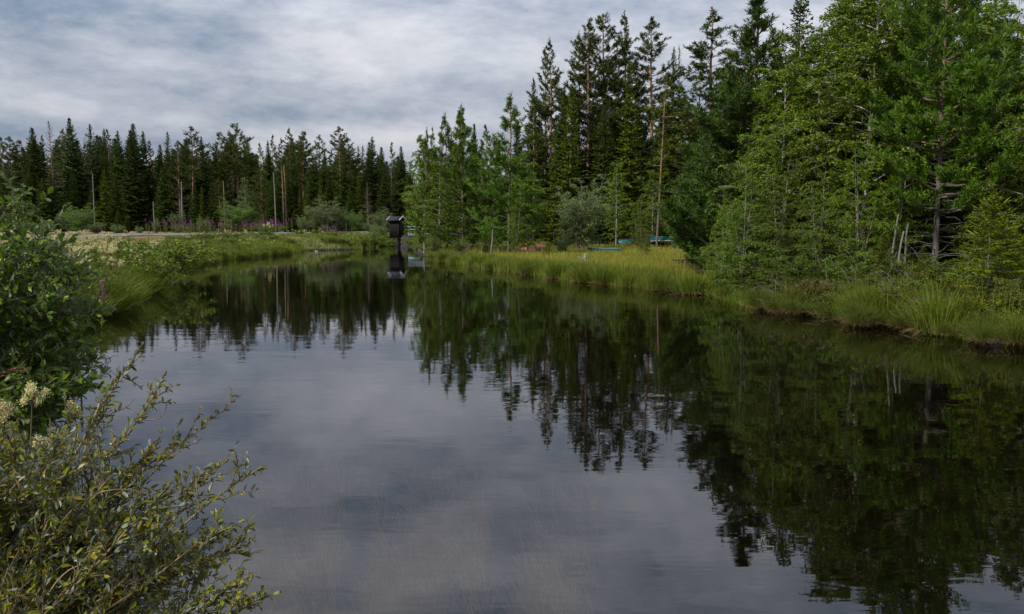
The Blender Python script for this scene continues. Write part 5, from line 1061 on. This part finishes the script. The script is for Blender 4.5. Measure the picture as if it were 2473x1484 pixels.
ORD = 'first second third fourth fifth sixth seventh eighth ninth tenth eleventh twelfth thirteenth fourteenth fifteenth sixteenth seventeenth eighteenth nineteenth twentieth'.split()
def relabel(group, base, marks):
    """say between which landmarks each member stands, and its order there"""
    mem = sorted([(o.location.x / o.location.y * F + CX, o) for o in scene.objects if o.parent is None and o.get('group') == group], key=lambda q: q[0])
    zones = {}
    for px, o in mem:
        k_ = sum(px > m_[0] for m_ in marks); zones.setdefault(k_, []).append(o)
    for k_, os_ in zones.items():
        if k_ == 0: w_ = 'left of the ' + marks[0][1]
        elif k_ == len(marks): w_ = 'right of the ' + marks[-1][1]
        else: w_ = 'between %s and %s' % (marks[k_ - 1][1], marks[k_][1])
        for i, o in enumerate(os_):
            n_ = len(os_); tail = '' if n_ == 1 else (' at the left' if i == 0 else ' at the right' if i == n_ - 1 else ' %s from left' % (ORD[i] if i < 20 else ['twenty', 'thirty', 'forty', 'fifty', 'sixty', 'seventy', 'eighty', 'ninety', 'hundred'][i // 10 - 2] + '-' + (ORD[i % 10 - 1] if i % 10 else 'odd')))
            o['label'] = base + ' ' + w_ + tail
FM = [(60, 'dense dark spruce'), (122, 'bare orange trunk'), (171, 'tallest left spruce'), (215, 'slim spire'), (262, 'three close tips'), (322, 'broad ragged spruce'), (371, 'road snag'), (403, 'narrow spire'), (460, 'pink-trunked pine'), (530, 'slender pine'), (590, 'tall pale willow'), (663, 'grey dead trunk'), (729, 'red-trunked pine'), (782, 'round willow'), (835, 'layered pines'), (888, 'brown dying spruce'), (958, 'black hut')]
relabel('dark conifers in the depth of the left forest', 'deep dark conifer', FM)
relabel('lower conifers along the far forest front', 'lower conifer', FM)
relabel('lupins on the far bank', 'violet lupin', FM); relabel('herbage on the far bank', 'far bank herbage', FM); relabel('meadowsweet on the far bank', 'cream plume', FM)
relabel('fireweed beyond the road', 'magenta spike', FM); relabel('tussocks along the far left waterline', 'waterline tussock', FM)
MM = [(1077, 'slender leaders'), (1160, 'leaning branch'), (1228, 'round-topped pine'), (1273, 'white birch trunk'), (1340, 'first tall pair'), (1402, 'grey willow'), (1467, 'orange-trunked pine'), (1521, 'mossy spruce'), (1600, 'bare-trunked pine'), (1660, 'dark twiggy stem')]
relabel('dark conifers in the depth of the right wood', 'deep dark conifer', MM); relabel('tussocks along the meadow shore', 'shore tussock', MM)
NM = [(1715, 'meadow end'), (1800, 'wide-skirted spruce'), (1874, 'pale stone'), (1935, 'dark upright sedge'), (2010, 'bluish sedge'), (2110, 'big sedge clump'), (2165, 'slim pale stems'), (2225, 'tiny yellow-green spruce'), (2296, 'big near trunk'), (2345, 'undercut bank'), (2395, 'yellow-green spruce'), (2450, 'picture edge')]
relabel('tussocks along the near right bank', 'tufted tussock', NM); relabel('undergrowth of the near wood', 'bilberry-like plant', NM); relabel('shaded trees in the depth of the near right wood', 'shaded deep tree', NM); relabel('wet stones under the undercut bank', 'dark wet stone', NM)
LM = [(60, 'left leafy shoot'), (122, 'upper single fireweed'), (140, 'lower single fireweed'), (190, 'meadowsweet thicket'), (238, 'fireweed over sedge'), (290, 'sedge corner'), (350, 'dark inlet bush'), (390, 'bank point bush')]
relabel('meadowsweet on the left bank', 'cream meadowsweet plume', LM); relabel('herbage on the left bank', 'leafy herb', LM); relabel('sedge tussocks on the left inlet shore', 'soft sedge tussock', LM); relabel('lupins on the left bank', 'violet lupin', LM)
relabel('near wood beyond the right edge', 'outer tree', NM); relabel('far forest beyond the left edge', 'outer tree', FM); relabel('fireweed clump on the far bank', 'bright fireweed', FM)
for o in scene.objects:
    if 'kind' not in o and o.parent is None and o.get('label') and len(o['label'].split()) < 4: o['label'] = 'plain ' + o['label']
print('TRIS', sum(len(p.vertices) - 2 for m in bpy.data.meshes for p in m.polygons))
